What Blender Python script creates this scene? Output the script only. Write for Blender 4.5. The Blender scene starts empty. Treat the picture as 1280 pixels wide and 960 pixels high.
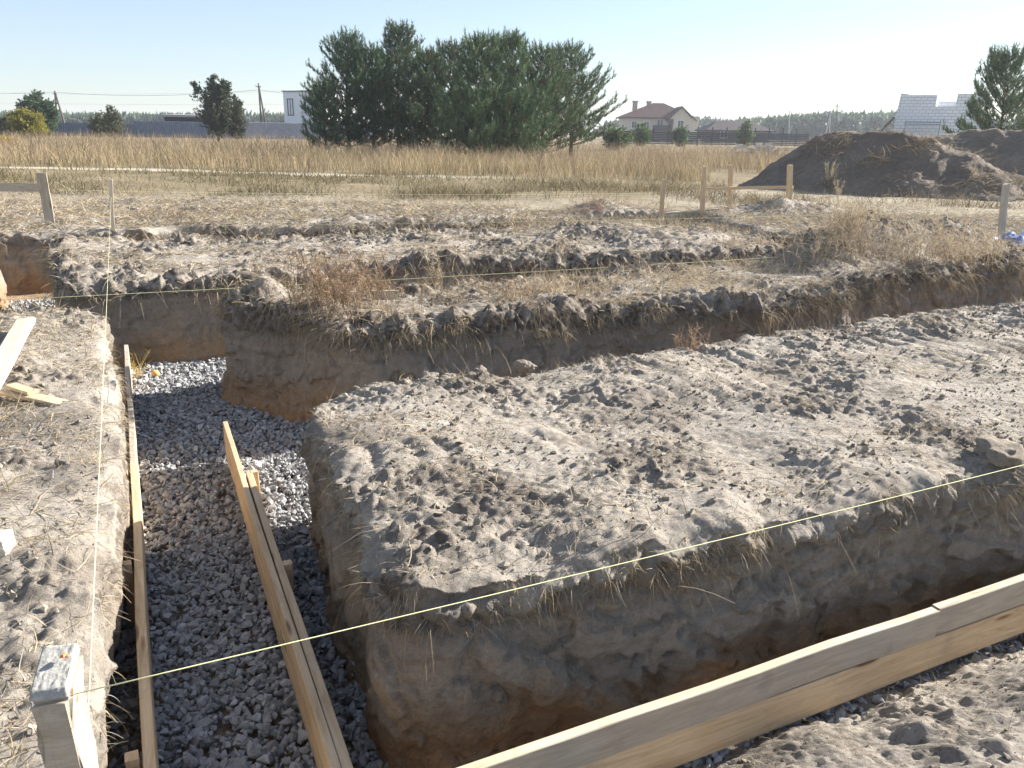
import bpy, bmesh, math, random
import numpy as np
from mathutils import Vector, Matrix, Euler

random.seed(7)
RNG = np.random.default_rng(11)
SC = bpy.context.scene
COL = SC.collection

# ------------------------------------------------------------------ camera maths
F = 1000.0; H0 = 163.0; ROLL = math.radians(1.0); CH = 1.6
PIT = math.atan((480 - H0) / F)
CR, SR = math.cos(ROLL), math.sin(ROLL)

def ray(px, py):
    a, b = (px - 640) / F, (480 - py) / F
    x = a * CR - b * SR; v = a * SR + b * CR
    return (x, math.cos(PIT) + v * math.sin(PIT), -math.sin(PIT) + v * math.cos(PIT))

def G(px, py, z=0.0):
    d = ray(px, py); t = (z - CH) / d[2]
    return Vector((d[0] * t, d[1] * t, z))

def at(px, py, Y):
    d = ray(px, py); t = Y / d[1]
    return Vector((d[0] * t, Y, CH + d[2] * t))

AXIS = math.radians(25.5)
U = np.array([math.cos(AXIS), math.sin(AXIS)]); NV = np.array([-math.sin(AXIS), math.cos(AXIS)])

# ------------------------------------------------------------------ numpy noise
_perm = RNG.permutation(4096).astype(np.int64)
_g = RNG.normal(size=(4096, 3)); _g /= np.linalg.norm(_g, axis=1)[:, None]

def perlin(P):
    P = np.asarray(P, float)
    I = np.floor(P).astype(np.int64); f = P - I
    u = f * f * f * (f * (f * 6 - 15) + 10)
    out = np.zeros(len(P))
    for dx in (0, 1):
        hx = _perm[(I[:, 0] + dx) & 4095]
        wx = u[:, 0] if dx else 1 - u[:, 0]
        for dy in (0, 1):
            hy = _perm[(hx + I[:, 1] + dy) & 4095]
            wy = u[:, 1] if dy else 1 - u[:, 1]
            for dz in (0, 1):
                h = _perm[(hy + I[:, 2] + dz) & 4095]
                g = _g[h]
                d = g[:, 0] * (f[:, 0] - dx) + g[:, 1] * (f[:, 1] - dy) + g[:, 2] * (f[:, 2] - dz)
                out += wx * wy * (u[:, 2] if dz else 1 - u[:, 2]) * d
    return out * 1.4

def fbm(P, scale, octs=3, off=0.0, gain=0.5):
    P = np.asarray(P, float); s = np.zeros(len(P)); a = 1.0; q = 1.0 / scale
    for o in range(octs):
        s += a * perlin(P * q + (off + 17.3 * o)); a *= gain; q *= 2.03
    return s

def billow(P, scale, octs=3, off=0.0, gain=0.5):
    P = np.asarray(P, float); s = np.zeros(len(P)); a = 1.0; q = 1.0 / scale
    for o in range(octs):
        s += a * (np.abs(perlin(P * q + (off + 11.7 * o))) * 2 - 0.5); a *= gain; q *= 2.03
    return s

def sstep(a, b, x):
    t = np.clip((x - a) / (b - a), 0, 1); return t * t * (3 - 2 * t)

# ------------------------------------------------------------------ object helpers
def tag(o, label=None, cat=None, group=None, kind=None):
    if label: o['label'] = label
    if cat: o['category'] = cat
    if group: o['group'] = group
    if kind: o['kind'] = kind
    return o

def empty(name, loc, label, cat, group=None, rz=0.0):
    o = bpy.data.objects.new(name, None); COL.objects.link(o)
    o.location = loc; o.rotation_euler = (0, 0, rz); o.empty_display_size = 0.2
    return tag(o, label, cat, group)

def link(name, me, parent=None, loc=None):
    o = bpy.data.objects.new(name, me); COL.objects.link(o)
    if parent is not None: o.parent = parent
    if loc is not None: o.location = loc
    return o

def np_mesh(name, V, faces, mat, smooth=False, col=None, attr='Col'):
    """faces: list of int arrays, each (n,3) or (n,4)"""
    me = bpy.data.meshes.new(name)
    V = np.ascontiguousarray(V, np.float32)
    faces = [np.asarray(f, np.int32) for f in faces if len(f)]
    nl = sum(f.size for f in faces); nf = sum(len(f) for f in faces)
    me.vertices.add(len(V)); me.vertices.foreach_set('co', V.ravel())
    me.loops.add(nl); me.loops.foreach_set('vertex_index', np.concatenate([f.ravel() for f in faces]))
    me.polygons.add(nf)
    tot = np.concatenate([np.full(len(f), f.shape[1], np.int32) for f in faces])
    st = np.concatenate([[0], np.cumsum(tot)[:-1]]).astype(np.int32)
    me.polygons.foreach_set('loop_start', st)
    me.polygons.foreach_set('loop_total', tot)
    me.polygons.foreach_set('use_smooth', np.full(nf, smooth))
    if col is not None:
        a = me.attributes.new(attr, 'FLOAT_COLOR', 'POINT')
        c = np.ones((len(V), 4), np.float32); c[:, :3] = col
        a.data.foreach_set('color', c.ravel())
    me.update(calc_edges=True)
    me.materials.append(mat)
    return me

def ribbons(base, d, L, W, bend, nseg=3, col=None, taper=0.8):
    base = np.asarray(base, float); N = len(base)
    d = np.asarray(d, float); d = d / (np.linalg.norm(d, axis=1)[:, None] + 1e-9)
    r = RNG.normal(size=(N, 3)); side = np.cross(d, r); side /= np.linalg.norm(side, axis=1)[:, None] + 1e-9
    t = np.linspace(0, 1, nseg + 1)
    L = np.broadcast_to(L, N); W = np.broadcast_to(W, N)
    c = base[:, None, :] + d[:, None, :] * (L[:, None] * t)[:, :, None] + np.asarray(bend)[:, None, :] * (t ** 2)[None, :, None]
    w = (W[:, None] * (1 - taper * t)[None, :] / 2)[:, :, None] * side[:, None, :]
    V = np.stack([c - w, c + w], 2).reshape(-1, 3)
    k = 2 * (nseg + 1)
    b = (np.arange(N) * k)[:, None]
    Fs = []
    for j in range(nseg):
        Fs.append(np.concatenate([b + 2 * j, b + 2 * j + 1, b + 2 * j + 3, b + 2 * j + 2], 1))
    C = None if col is None else np.repeat(col, k, 0)
    return V, np.concatenate(Fs), C

def merge(parts):
    Vs, Fq, Ft, Cs = [], [], [], []; n = 0
    for V, Fa, C in parts:
        Vs.append(V); Cs.append(C)
        (Fq if Fa.shape[1] == 4 else Ft).append(Fa + n); n += len(V)
    faces = []
    if Fq: faces.append(np.concatenate(Fq))
    if Ft: faces.append(np.concatenate(Ft))
    return np.concatenate(Vs), faces, np.concatenate(Cs)

def mixcol(a, b, t):
    a, b = np.array(a), np.array(b); return a + (b - a) * np.asarray(t)[:, None]

# ------------------------------------------------------------------ materials
class NT:
    def __init__(s, name):
        s.m = bpy.data.materials.new(name); s.m.use_nodes = True
        s.t = s.m.node_tree; s.t.nodes.clear()
        s.out = s.n('ShaderNodeOutputMaterial'); s.b = s.n('ShaderNodeBsdfPrincipled')
        s.t.links.new(s.b.outputs[0], s.out.inputs[0])
    def n(s, ty, **k):
        q = s.t.nodes.new(ty)
        for a, v in k.items(): setattr(q, a, v)
        return q
    def l(s, a, b): s.t.links.new(a, b)
    def noise(s, vec, scale, detail=4, rough=0.55, dist=0.0):
        q = s.n('ShaderNodeTexNoise'); q.inputs['Scale'].default_value = scale
        q.inputs['Detail'].default_value = detail; q.inputs['Roughness'].default_value = rough
        q.inputs['Distortion'].default_value = dist
        if vec is not None: s.l(vec, q.inputs['Vector'])
        return q.outputs['Fac']
    def ramp(s, fac, stops):
        q = s.n('ShaderNodeValToRGB'); e = q.color_ramp.elements
        while len(e) < len(stops): e.new(0.5)
        for i, (p, c) in enumerate(stops):
            e[i].position = p; e[i].color = (*c, 1) if len(c) == 3 else c
        s.l(fac, q.inputs[0]); return q.outputs[0]
    def val(s, fac, a, b, lo=0.0, hi=1.0):
        q = s.n('ShaderNodeMapRange'); q.inputs[1].default_value = a; q.inputs[2].default_value = b
        q.inputs[3].default_value = lo; q.inputs[4].default_value = hi
        s.l(fac, q.inputs[0]); return q.outputs[0]
    def mix(s, fac, a, b, mode='MIX'):
        q = s.n('ShaderNodeMix'); q.data_type = 'RGBA'; q.blend_type = mode
        for i, v in ((0, fac), (6, a), (7, b)):
            if isinstance(v, (int, float)): q.inputs[i].default_value = v
            elif isinstance(v, tuple): q.inputs[i].default_value = (*v, 1)
            else: s.l(v, q.inputs[i])
        return q.outputs[2]
    def math(s, op, a, b=0.0):
        q = s.n('ShaderNodeMath', operation=op)
        for i, v in ((0, a), (1, b)):
            if isinstance(v, (int, float)): q.inputs[i].default_value = v
            else: s.l(v, q.inputs[i])
        return q.outputs[0]
    def bump(s, h, strength, dist, prev=None):
        q = s.n('ShaderNodeBump'); q.inputs['Strength'].default_value = strength; q.inputs['Distance'].default_value = dist
        s.l(h, q.inputs['Height'])
        if prev is not None: s.l(prev, q.inputs['Normal'])
        return q.outputs[0]
    def pos(s): return s.n('ShaderNodeNewGeometry').outputs['Position']
    def obj(s): return s.n('ShaderNodeTexCoord').outputs['Object']
    def mapped(s, vec, sc):
        q = s.n('ShaderNodeMapping'); q.inputs['Scale'].default_value = sc; s.l(vec, q.inputs[0]); return q.outputs[0]
    def fin(s, color=None, rough=0.85, normal=None, spec=0.3):
        if color is not None:
            if isinstance(color, tuple): s.b.inputs['Base Color'].default_value = (*color, 1)
            else: s.l(color, s.b.inputs['Base Color'])
        s.b.inputs['Roughness'].default_value = rough
        s.b.inputs['Specular IOR Level'].default_value = spec
        if normal is not None: s.l(normal, s.b.inputs['Normal'])
        return s.m

def mat_soil():
    s = NT('excavated_soil'); p = s.pos()
    at_ = s.n('ShaderNodeAttribute', attribute_name='Layer')
    sep = s.n('ShaderNodeSeparateColor'); s.l(at_.outputs['Color'], sep.inputs[0])
    wall, depth, dark = sep.outputs[0], sep.outputs[1], sep.outputs[2]
    n1 = s.noise(p, 1.7, 6, .62); n2 = s.noise(p, 11, 7, .65); n3 = s.noise(p, 70, 6, .7)
    f = s.math('ADD', s.math('MULTIPLY', n1, .75), s.math('ADD', s.math('MULTIPLY', n2, .8), s.math('MULTIPLY', n3, .5)))
    top = s.ramp(s.val(f, .68, 1.30), [(0, (.13, .105, .082)), (.26, (.285, .242, .20)), (.5, (.475, .418, .35)), (1, (.62, .56, .48))])
    top = s.mix(s.math('MULTIPLY', dark, s.val(n2, .38, .58)), top, (.125, .10, .08))
    # fine dark crumbs and litter in the sand
    v1 = s.noise(s.mapped(p, (1, 1, 1)), 38, 6, .75, .6)
    top = s.mix(s.math('MULTIPLY', s.val(v1, .53, .66, 0, .8), s.val(n1, .38, .56, .25, 1)), top, (.13, .105, .082))
    # cut face: roots and humus over grey sand over rusty sand
    w1 = s.noise(p, 1.3, 5, .6); w2 = s.noise(p, 7, 6, .62)
    dz = s.math('ADD', depth, s.math('ADD', s.math('MULTIPLY', s.math('SUBTRACT', w1, .5), .55), s.math('MULTIPLY', s.math('SUBTRACT', w2, .5), .28)))
    face = s.ramp(dz, [(.0, (.22, .185, .15)), (.13, (.235, .20, .168)), (.25, (.39, .345, .295)), (.5, (.43, .365, .295)), (.68, (.47, .335, .21)), (.92, (.50, .275, .115))])
    face = s.mix(s.val(s.noise(s.mapped(p, (1, 1, .35)), 14, 6, .65), .35, .7), face, s.mix(.5, face, (.33, .29, .24)))
    face = s.mix(s.val(n3, .52, .72, 0, .5), face, (.11, .085, .065))
    face = s.mix(s.val(s.noise(p, 4.5, 7, .72, .8), .54, .62, 0, .35), face, (.20, .15, .11))
    n4 = s.noise(p, 16, 10, .8)
    face = s.mix(s.val(n4, .44, .62, .0, .38), face, (.16, .13, .105), 'MIX')
    strat = s.noise(s.mapped(p, (.8, .8, 11)), 1.6, 6, .7)
    face = s.mix(s.val(strat, .5, .66, 0, .45), face, (.47, .41, .335))
    c = s.mix(wall, top, face)
    b = s.bump(n2, .8, .035); b = s.bump(n3, 1.0, .02, b)
    b = s.bump(n4, .8, .022, b); b = s.bump(s.noise(p, 230, 4, .65), .9, .006, b)
    return s.fin(c, .95, b, .12)

def mat_field():
    s = NT('field_ground'); p = s.pos()
    sp = s.n('ShaderNodeSeparateXYZ'); s.l(p, sp.inputs[0])
    n1 = s.noise(p, .35, 6, .65); n2 = s.noise(s.mapped(p, (1, 1.6, 1)), 2.3, 6, .7); n3 = s.noise(p, 22, 4, .7)
    f = s.math('ADD', s.math('MULTIPLY', n1, .6), s.math('ADD', s.math('MULTIPLY', n2, .6), s.math('MULTIPLY', n3, .35)))
    pale = s.ramp(s.val(f, .5, 1.05), [(0, (.15, .125, .095)), (.4, (.29, .245, .18)), (1, (.47, .41, .32))])
    veg = s.ramp(s.val(f, .5, 1.05), [(0, (.10, .085, .05)), (.5, (.21, .17, .105)), (1, (.36, .30, .19))])
    d = s.math('ADD', sp.outputs[1], s.math('MULTIPLY', s.math('SUBTRACT', n1, .5), 9.0))
    d = s.math('SUBTRACT', d, s.val(sp.outputs[0], 3.0, 7.0, 0.0, 6.0))
    c = s.mix(s.val(d, 18.5, 21.5), pale, veg)
    # two-wheel dirt track across the meadow, left half only
    ty = s.math('ABSOLUTE', s.math('SUBTRACT', s.math('ADD', sp.outputs[1], s.math('MULTIPLY', sp.outputs[0], .10)), 28.6))
    tr = s.math('MULTIPLY', s.val(s.math('ADD', ty, s.math('MULTIPLY', s.math('SUBTRACT', n2, .5), 1.6)), .9, .4), s.val(sp.outputs[0], 2.0, -6.0))
    c = s.mix(tr, c, (.55, .49, .39))
    b = s.bump(n2, .7, .12); b = s.bump(n3, .8, .03, b)
    return s.fin(c, .95, b, .1)

def mat_attr(name, rough=.8, trans=0.0, spec=.2, var=0.0):
    s = NT(name)
    a = s.n('ShaderNodeAttribute', attribute_name='Col').outputs['Color']
    s.fin(a, rough, None, spec)
    if trans:
        tr = s.n('ShaderNodeBsdfTranslucent'); s.l(a, tr.inputs[0])
        mx = s.n('ShaderNodeMixShader'); mx.inputs[0].default_value = trans
        s.l(s.b.outputs[0], mx.inputs[1]); s.l(tr.outputs[0], mx.inputs[2]); s.l(mx.outputs[0], s.out.inputs[0])
    return s.m

def mat_stone():
    s = NT('crushed_stone'); p = s.pos()
    a = s.n('ShaderNodeAttribute', attribute_name='Col').outputs['Color']
    n = s.noise(p, 55, 5, .65)
    c = s.mix(s.val(n, .35, .7, 0, .5), a, (.40, .395, .385))
    return s.fin(c, .82, s.bump(n, .5, .006), .3)

def mat_crumb():
    s = NT('soil_crumb'); p = s.pos()
    a = s.n('ShaderNodeAttribute', attribute_name='Col').outputs['Color']
    n = s.noise(p, 90, 5, .7)
    return s.fin(s.mix(s.val(n, .4, .7, 0, .6), a, (.40, .35, .28)), .95, s.bump(n, .9, .01), .1)

def mat_wood(name, c1, c2, c3, weather=0.0, soil=0.0):
    s = NT(name); o = s.obj()
    r = s.n('ShaderNodeObjectInfo').outputs['Random']
    mp = s.mapped(o, (1.0, 11, 11)); ad = s.n('ShaderNodeVectorMath', operation='ADD'); s.l(mp, ad.inputs[0])
    cb = s.n('ShaderNodeCombineXYZ'); s.l(s.math('MULTIPLY', r, 50.0), cb.inputs[0]); s.l(cb.outputs[0], ad.inputs[1])
    g = s.noise(ad.outputs[0], 2.2, 5, .6, 1.2)
    f2 = s.noise(s.mapped(ad.outputs[0], (3, 7, 7)), 3.0, 4, .65)
    c = s.ramp(s.math('ADD', s.math('MULTIPLY', g, .75), s.math('MULTIPLY', f2, .3)), [(.32, c1), (.5, c2), (.68, c3)])
    kn = s.n('ShaderNodeTexVoronoi'); kn.inputs['Scale'].default_value = 1.0; s.l(s.mapped(ad.outputs[0], (1.7, .9, .9)), kn.inputs['Vector'])
    c = s.mix(s.val(kn.outputs['Distance'], .16, .08), c, (.20, .115, .06))
    if weather:
        c = s.mix(s.val(s.noise(o, 1.7, 6, .65), .38, .62, 0, weather), c, (.33, .31, .28))
    st = s.noise(o, 5.5, 7, .7)
    c = s.mix(s.val(st, .56, .72, 0, .35 + soil), c, (.24, .20, .15))
    return s.fin(c, .75, s.bump(f2, .4, .004), .25)

def mat_plain(name, color, rough=.7, ns=8.0, amp=.25, bump=.0, spec=.3, metal=0.0):
    s = NT(name); o = s.pos(); n = s.noise(o, ns, 5, .6)
    dk = tuple(c * (1 - amp) for c in color); lt = tuple(min(1, c * (1 + amp)) for c in color)
    c = s.ramp(n, [(.3, dk), (.7, lt)])
    s.b.inputs['Metallic'].default_value = metal
    return s.fin(c, rough, s.bump(n, bump, .01) if bump else None, spec)

SOIL = mat_soil(); FIELD = mat_field(); PLANT = mat_attr('dry_plant', .85, .22, .1)
STONE = mat_stone(); CRUMB = mat_crumb()
NEEDLE = mat_attr('pine_needles', .6, .12, .25); LEAF = mat_attr('leaf', .6, .3, .25)
BARK = mat_plain('bark', (.11, .075, .05), .95, 12, .4, .6)
PINEWOOD = mat_wood('fresh_pine', (.40, .27, .15), (.56, .41, .25), (.66, .52, .35))
ORANGEWOOD = mat_wood('sawn_pine', (.40, .27, .155), (.53, .39, .245), (.62, .48, .32), soil=.1)
GREYWOOD = mat_wood('weathered_pine', (.31, .25, .18), (.42, .35, .265), (.51, .445, .35), .45, .15)
SUNLIT_EDGE = mat_wood('sunlit_sawn_edge', (.42, .33, .215), (.52, .43, .30), (.60, .52, .39))  # sawn plank edge, paler because sunlight on the tops is painted in
PALEWOOD = mat_wood('pale_pine', (.50, .43, .33), (.60, .53, .42), (.68, .62, .50))
CORD = mat_plain('string_yellow', (.78, .76, .42), .7, 3, .1)

# ------------------------------------------------------------------ ground blocks
def densify(poly, step=.08, amp=.05, seed=0.0):
    out = []; n = len(poly)
    for i in range(n):
        a, b = np.array(poly[i][:2], float), np.array(poly[(i + 1) % n][:2], float)
        k = max(1, int(np.linalg.norm(b - a) / step))
        for j in range(k): out.append(a + (b - a) * j / k)
    P = np.array(out)
    # round the corners
    for _ in range(3): P = .5 * P + .25 * np.roll(P, 1, 0) + .25 * np.roll(P, -1, 0)
    T = np.roll(P, -1, 0) - np.roll(P, 1, 0); T /= np.linalg.norm(T, axis=1)[:, None] + 1e-9
    Nn = np.stack([T[:, 1], -T[:, 0]], 1)
    Q = np.c_[P, np.full(len(P), seed)]
    d = fbm(Q, .7, 2, 3.1) * amp + fbm(Q, .18, 2, 9.4) * amp * .5
    return P + Nn * d[:, None]

def edge_dist(xy, poly):
    best = np.full(len(xy), 1e9)
    n = len(poly)
    for i in range(n):
        a, b = poly[i], poly[(i + 1) % n]; ab = b - a; L = ab @ ab + 1e-12
        t = np.clip(((xy - a) @ ab) / L, 0, 1)
        d = xy - a - t[:, None] * ab
        best = np.minimum(best, d[:, 0] ** 2 + d[:, 1] ** 2)
    return np.sqrt(best)

def in_poly(xy, poly):
    x, y = xy[:, 0], xy[:, 1]; r = np.zeros(len(xy), bool); n = len(poly)
    for i in range(n):
        x1, y1 = poly[i][0], poly[i][1]; x2, y2 = poly[(i + 1) % n][0], poly[(i + 1) % n][1]
        c = ((y1 > y) != (y2 > y)) & (x < (x2 - x1) * (y - y1) / (y2 - y1 + 1e-12) + x1)
        r ^= c
    return r

def prism_remesh(poly, z0, z1, vox):
    bm = bmesh.new()
    lo = [bm.verts.new((p[0], p[1], z0)) for p in poly]; hi = [bm.verts.new((p[0], p[1], z1)) for p in poly]
    bm.faces.new(lo); bm.faces.new(hi[::-1]); n = len(poly)
    for i in range(n): bm.faces.new((lo[i], hi[i], hi[(i + 1) % n], lo[(i + 1) % n]))
    bmesh.ops.recalc_face_normals(bm, faces=bm.faces[:])
    bmesh.ops.triangulate(bm, faces=[f for f in bm.faces if len(f.verts) > 4])
    me = bpy.data.meshes.new('tmp'); bm.to_mesh(me); bm.free()
    o = bpy.data.objects.new('tmp', me); COL.objects.link(o)
    md = o.modifiers.new('r', 'REMESH'); md.mode = 'VOXEL'; md.voxel_size = vox
    dg = bpy.context.evaluated_depsgraph_get(); e = o.evaluated_get(dg); m = e.to_mesh()
    nv = len(m.vertices); V = np.empty(nv * 3, np.float32); m.vertices.foreach_get('co', V); V = V.reshape(-1, 3).astype(float)
    Nn = np.empty(nv * 3, np.float32); m.vertex_normals.foreach_get('vector', Nn); Nn = Nn.reshape(-1, 3).astype(float)
    nf = len(m.polygons); L = np.empty(len(m.loops), np.int32); m.loops.foreach_get('vertex_index', L)
    tot = np.empty(nf, np.int32); m.polygons.foreach_get('loop_total', tot); st = np.empty(nf, np.int32); m.polygons.foreach_get('loop_start', st)
    q = tot == 4
    Q = L[st[q][:, None] + np.arange(4)]
    e.to_mesh_clear(); bpy.data.objects.remove(o); bpy.data.meshes.remove(me)
    return V, Nn, Q

GROUND = []   # (V, Q, Layer, normal, top mask)
def block(poly, vox, floor=-.9, bumps=(), rough=1.0, batter=.05, lip=.07, seed=0.0, track=False, topfn=None, wall_rough=1.0, cull=None, foot=.10, wamp=1.0, darkb=0.0, slabs=(), rim=0.0):
    P = densify(poly, seed=seed)
    V, Nn, Q = prism_remesh(P, floor - .25, 0.0, vox)
    if cull is not None:
        k = cull(V); Q = Q[k[Q].all(1)]
    de = edge_dist(V[:, :2], P)
    top = V[:, 2] > -vox * 1.2
    topf = np.where(top, sstep(.0, .10, de), 0.0)
    depth = np.clip(-V[:, 2], 0, None)
    R = V.copy(); S = R + seed
    D = np.zeros_like(V)
    # ---- tops: clods, ruts, undulation
    big = fbm(S, 1.1, 2, 1.0) * .055
    patch = sstep(-.15, .35, fbm(S, .9, 2, 5.0))           # cloddy here, smooth there
    ca, sa_ = math.cos(.12), math.sin(.12)
    Wp = S * 1.0; Wp[:, 0] += fbm(S, .3, 2, 15.) * .09; Wp[:, 1] += fbm(S, .3, 2, 16.) * .09
    An = np.c_[(Wp[:, 0] * ca - Wp[:, 1] * sa_) * .62, Wp[:, 0] * sa_ + Wp[:, 1] * ca, Wp[:, 2]]
    rid = 1 - 2 * np.abs(perlin(An / .26 + 2.0)); rid2 = 1 - 2 * np.abs(perlin(An / .11 + 4.0))
    cl = np.clip(rid, -.4, 1) * .015 * (.15 + 1.1 * patch) + np.clip(rid2, -.5, .7) * .011 * (.22 + .9 * patch) + fbm(An, .16, 3, 6.0, .65) * .022 * (.4 + .8 * patch)
    cl += sstep(.30, .48, fbm(S, .13, 2, 18.)) * .022 * (.2 + patch)
    fine = (fbm(S, .05, 3, 8.0, .7) * .011) * (.4 + .9 * patch)
    zt = big + (cl + fine) * rough
    if track:   # bucket and crawler marks
        a = R[:, 0] * U[0] + R[:, 1] * U[1]; b = R[:, 0] * NV[0] + R[:, 1] * NV[1]
        m = np.exp(-((b - 4.6) / .32) ** 2) + np.exp(-((b - 3.75) / .3) ** 2)
        zt += m * np.abs(np.sin((a + fbm(S, .5, 2, 3.) * .12) * math.pi / .19)) * .03 * sstep(-.2, .2, fbm(S, .8, 2, 6.6)) - m * .02
    for (bx, by, r, h) in bumps:
        rr = np.hypot(R[:, 0] - bx, R[:, 1] - by) / r
        zt += h * np.exp(-rr ** 2 * 1.2) * (1 + .18 * billow(S, .3, 2, 7.7))
    if rim: zt += rim * np.exp(-(de / .30) ** 2) * (.45 + .9 * billow(S, .34, 3, 19., .6) + .5 * fbm(S, .9, 2, 20.))
    if topfn is not None: zt += topfn(R)
    er = lip * np.exp(-de / .05) * (.8 + 1.3 * fbm(S, .35, 2, 12.0)) + .035 * np.exp(-de / .16) * (.4 + 1.2 * fbm(S, .5, 2, 14.))
    # blend top height smoothly down the upper wall
    blend = np.where(top, 1.0, np.exp(-depth / .22))
    D[:, 2] += (zt - er) * blend
    # ---- walls
    wf = 1 - topf
    hum = np.exp(-(depth / .24) ** 4) * sstep(.0, .06, depth)
    wl = fbm(S, .65, 2, 21.) * .055 + fbm(S, .2, 2, 23.) * .014
    wl += fbm(S * np.array([1, 1, .3]), .09, 2, 25.) * .006 + fbm(S, .045, 3, 26., .65) * .006
    wl += hum * (billow(S, .13, 3, 27.) * .05 + .012) * wall_rough
    # spalled slabs: stepped patches
    sp = fbm(S * np.array([1, 1, 1.4]), .38, 3, 31.)
    wl += (sstep(.08, .11, sp) - .4) * .034 * (1 - hum) + (sstep(.2, .23, fbm(S, .22, 3, 35.)) * -.018 + billow(S, .09, 3, 36.) * .010 * sstep(-.1, .3, fbm(S, .5, 2, 37.))) * (1 - hum)
    a_ = R[:, 0] * U[0] + R[:, 1] * U[1]; b_ = R[:, 0] * NV[0] + R[:, 1] * NV[1]
    tooth = np.abs(np.sin((a_ + b_ + fbm(S, .4, 2, 41.) * .10 + depth * .35) * math.pi / .13))
    wl += (tooth - .6) * .005 * sstep(.0, .25, fbm(S, .55, 2, 42.)) * (1 - hum)
    for (a0, d0, sl_, ln, dep) in slabs:     # smeared flats left by the bucket
        q = depth - (d0 + sl_ * (a_ - a0)); wl += dep * sstep(-.012, .012, q) * sstep(.30, .12, q) * sstep(-.02, .04, a_ - a0) * sstep(ln, ln - .08, a_ - a0)
    wl = wl * wamp + batter * (depth / .9) ** 1.5 + foot * sstep(.72, .95, depth) * (.3 + fbm(S, .5, 2, 33.)).clip(0, 1.2)
    hn = Nn.copy(); hn[:, 2] = 0; hl = np.linalg.norm(hn, axis=1); hn /= np.maximum(hl, .2)[:, None]
    D += hn * (wl * wf * sstep(-.02, .05, depth + .03))[:, None]
    V = V + D
    keep = V[Q].max(1)[:, 2] > floor - .12
    Q = Q[keep]
    used = np.zeros(len(V), bool); used[Q.ravel()] = True
    idx = np.cumsum(used) - 1; Q = idx[Q]
    layer = np.stack([1 - sstep(-.16, -.03, R[:, 2] + .05 * fbm(S, .12, 2, 40.)) * 1.0, depth, np.clip(sstep(.05, .35, fbm(S, .7, 3, 44.)) * .5 + .4 * patch * sstep(-.005, .03, cl) + darkb * (.6 + .8 * fbm(S, .8, 3, 46.)) + rim * 6.0 * np.exp(-(de / .26) ** 2), 0, 1)], 1)[used]
    GROUND.append((V[used], Q, layer, R[used], topf[used] > .5, de[used]))
    return P

def px(lst, z=0.0): return [tuple(G(x, y, z)[:2]) for x, y in lst]

# main island between the trenches
polyA = px([(476, 714), (440, 644), (412, 590), (395, 545), (384, 509), (405, 489), (470, 481), (560, 473), (640, 464), (700, 456), (780, 446), (860, 433), (940, 420),
            (1000, 410), (1100, 396), (1200, 385), (1300, 373)]) + [(8.2, 9.9), (8.2, 6.55), (5.0, 4.95)] + \
        px([(1280, 580), (1200, 598), (1100, 618), (1000, 640), (900, 664), (800, 690), (700, 708), (640, 716), (560, 736), (520, 740)])
A = block(polyA, .0118, bumps=[(*G(860, 470)[:2], .35, .06), (*G(560, 468)[:2], .25, .05), (*G(900, 640)[:2], .28, .05), (*G(760, 660)[:2], .22, .04)],
          rough=1.0, batter=.02, seed=0.0, track=True, lip=.045, rim=.02, slabs=((1.05, .22, .75, .75, .045), (1.9, .45, -.25, .8, .035), (2.6, .3, .15, 1.0, .03), (3.4, .25, .3, 1.2, .035)))
# left bank
polyL = [(-.62, .55)] + px([(103, 960), (112, 860), (120, 780), (127, 700), (133, 660), (141, 600), (146, 545), (143, 480), (138, 420), (128, 396), (100, 385), (60, 383), (0, 386)]) + [(-5.6, 7.0), (-7.0, 6.3), (-5.0, .55)]
Lp = block(polyL, .0128, bumps=[(*G(95, 590)[:2], .18, .05), (*G(60, 700)[:2], .2, .04)], rough=1.0, batter=-.10, seed=5.3, lip=.08, foot=0.0, wamp=.5)
# strip behind the island with a blunt nose
polyB = px([(278, 388), (286, 377), (300, 371), (345, 366), (420, 370), (500, 366), (600, 355), (700, 346), (800, 338), (900, 329), (1000, 323), (1100, 317), (1200, 311), (1300, 303)]) + \
        [(10.6, 14.3), (10.6, 12.4)] + px([(1280, 333), (1200, 341), (1100, 351), (1050, 362), (960, 373), (900, 377), (800, 382), (700, 390), (600, 399), (520, 407), (450, 410), (395, 400), (340, 393), (300, 390)])
mx = G(1100, 325); mx2 = G(1180, 318); mx3 = G(1000, 330)
B = block(polyB, .019, bumps=[(*G(334, 380)[:2], .24, .20), (*G(300, 384)[:2], .16, .08), (*G(400, 392)[:2], .25, .09), (*G(690, 375)[:2], .4, .07), (mx[0] - .2, mx[1] + .2, .9, .50), (mx2[0], mx2[1], .9, .40), (mx3[0] + .2, mx3[1], .5, .24)],
          rough=1.3, darkb=.5, rim=.105, batter=.10, seed=11.9, lip=.05, wall_rough=1.5)
# back block
polyC = px([(74, 358), (71, 340), (67, 318), (62, 305), (150, 302), (300, 299), (450, 295), (600, 290), (700, 286), (800, 283), (880, 285), (940, 296), (985, 308), (960, 316), (900, 318), (800, 321), (700, 323), (600, 325), (500, 330), (420, 337), (340, 343), (280, 347), (200, 351.5), (130, 355)])
C_ = block(polyC, .025, bumps=[(*G(760, 293)[:2], 1.0, .16), (*G(560, 326)[:2], .5, .08), (*G(850, 304)[:2], .9, .16), (*G(100, 305)[:2], .5, .1)],
           rough=1.6, darkb=.4, rim=.09, batter=.03, wamp=.6, foot=.03, seed=23.1, lip=.06, wall_rough=1.4)
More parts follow.
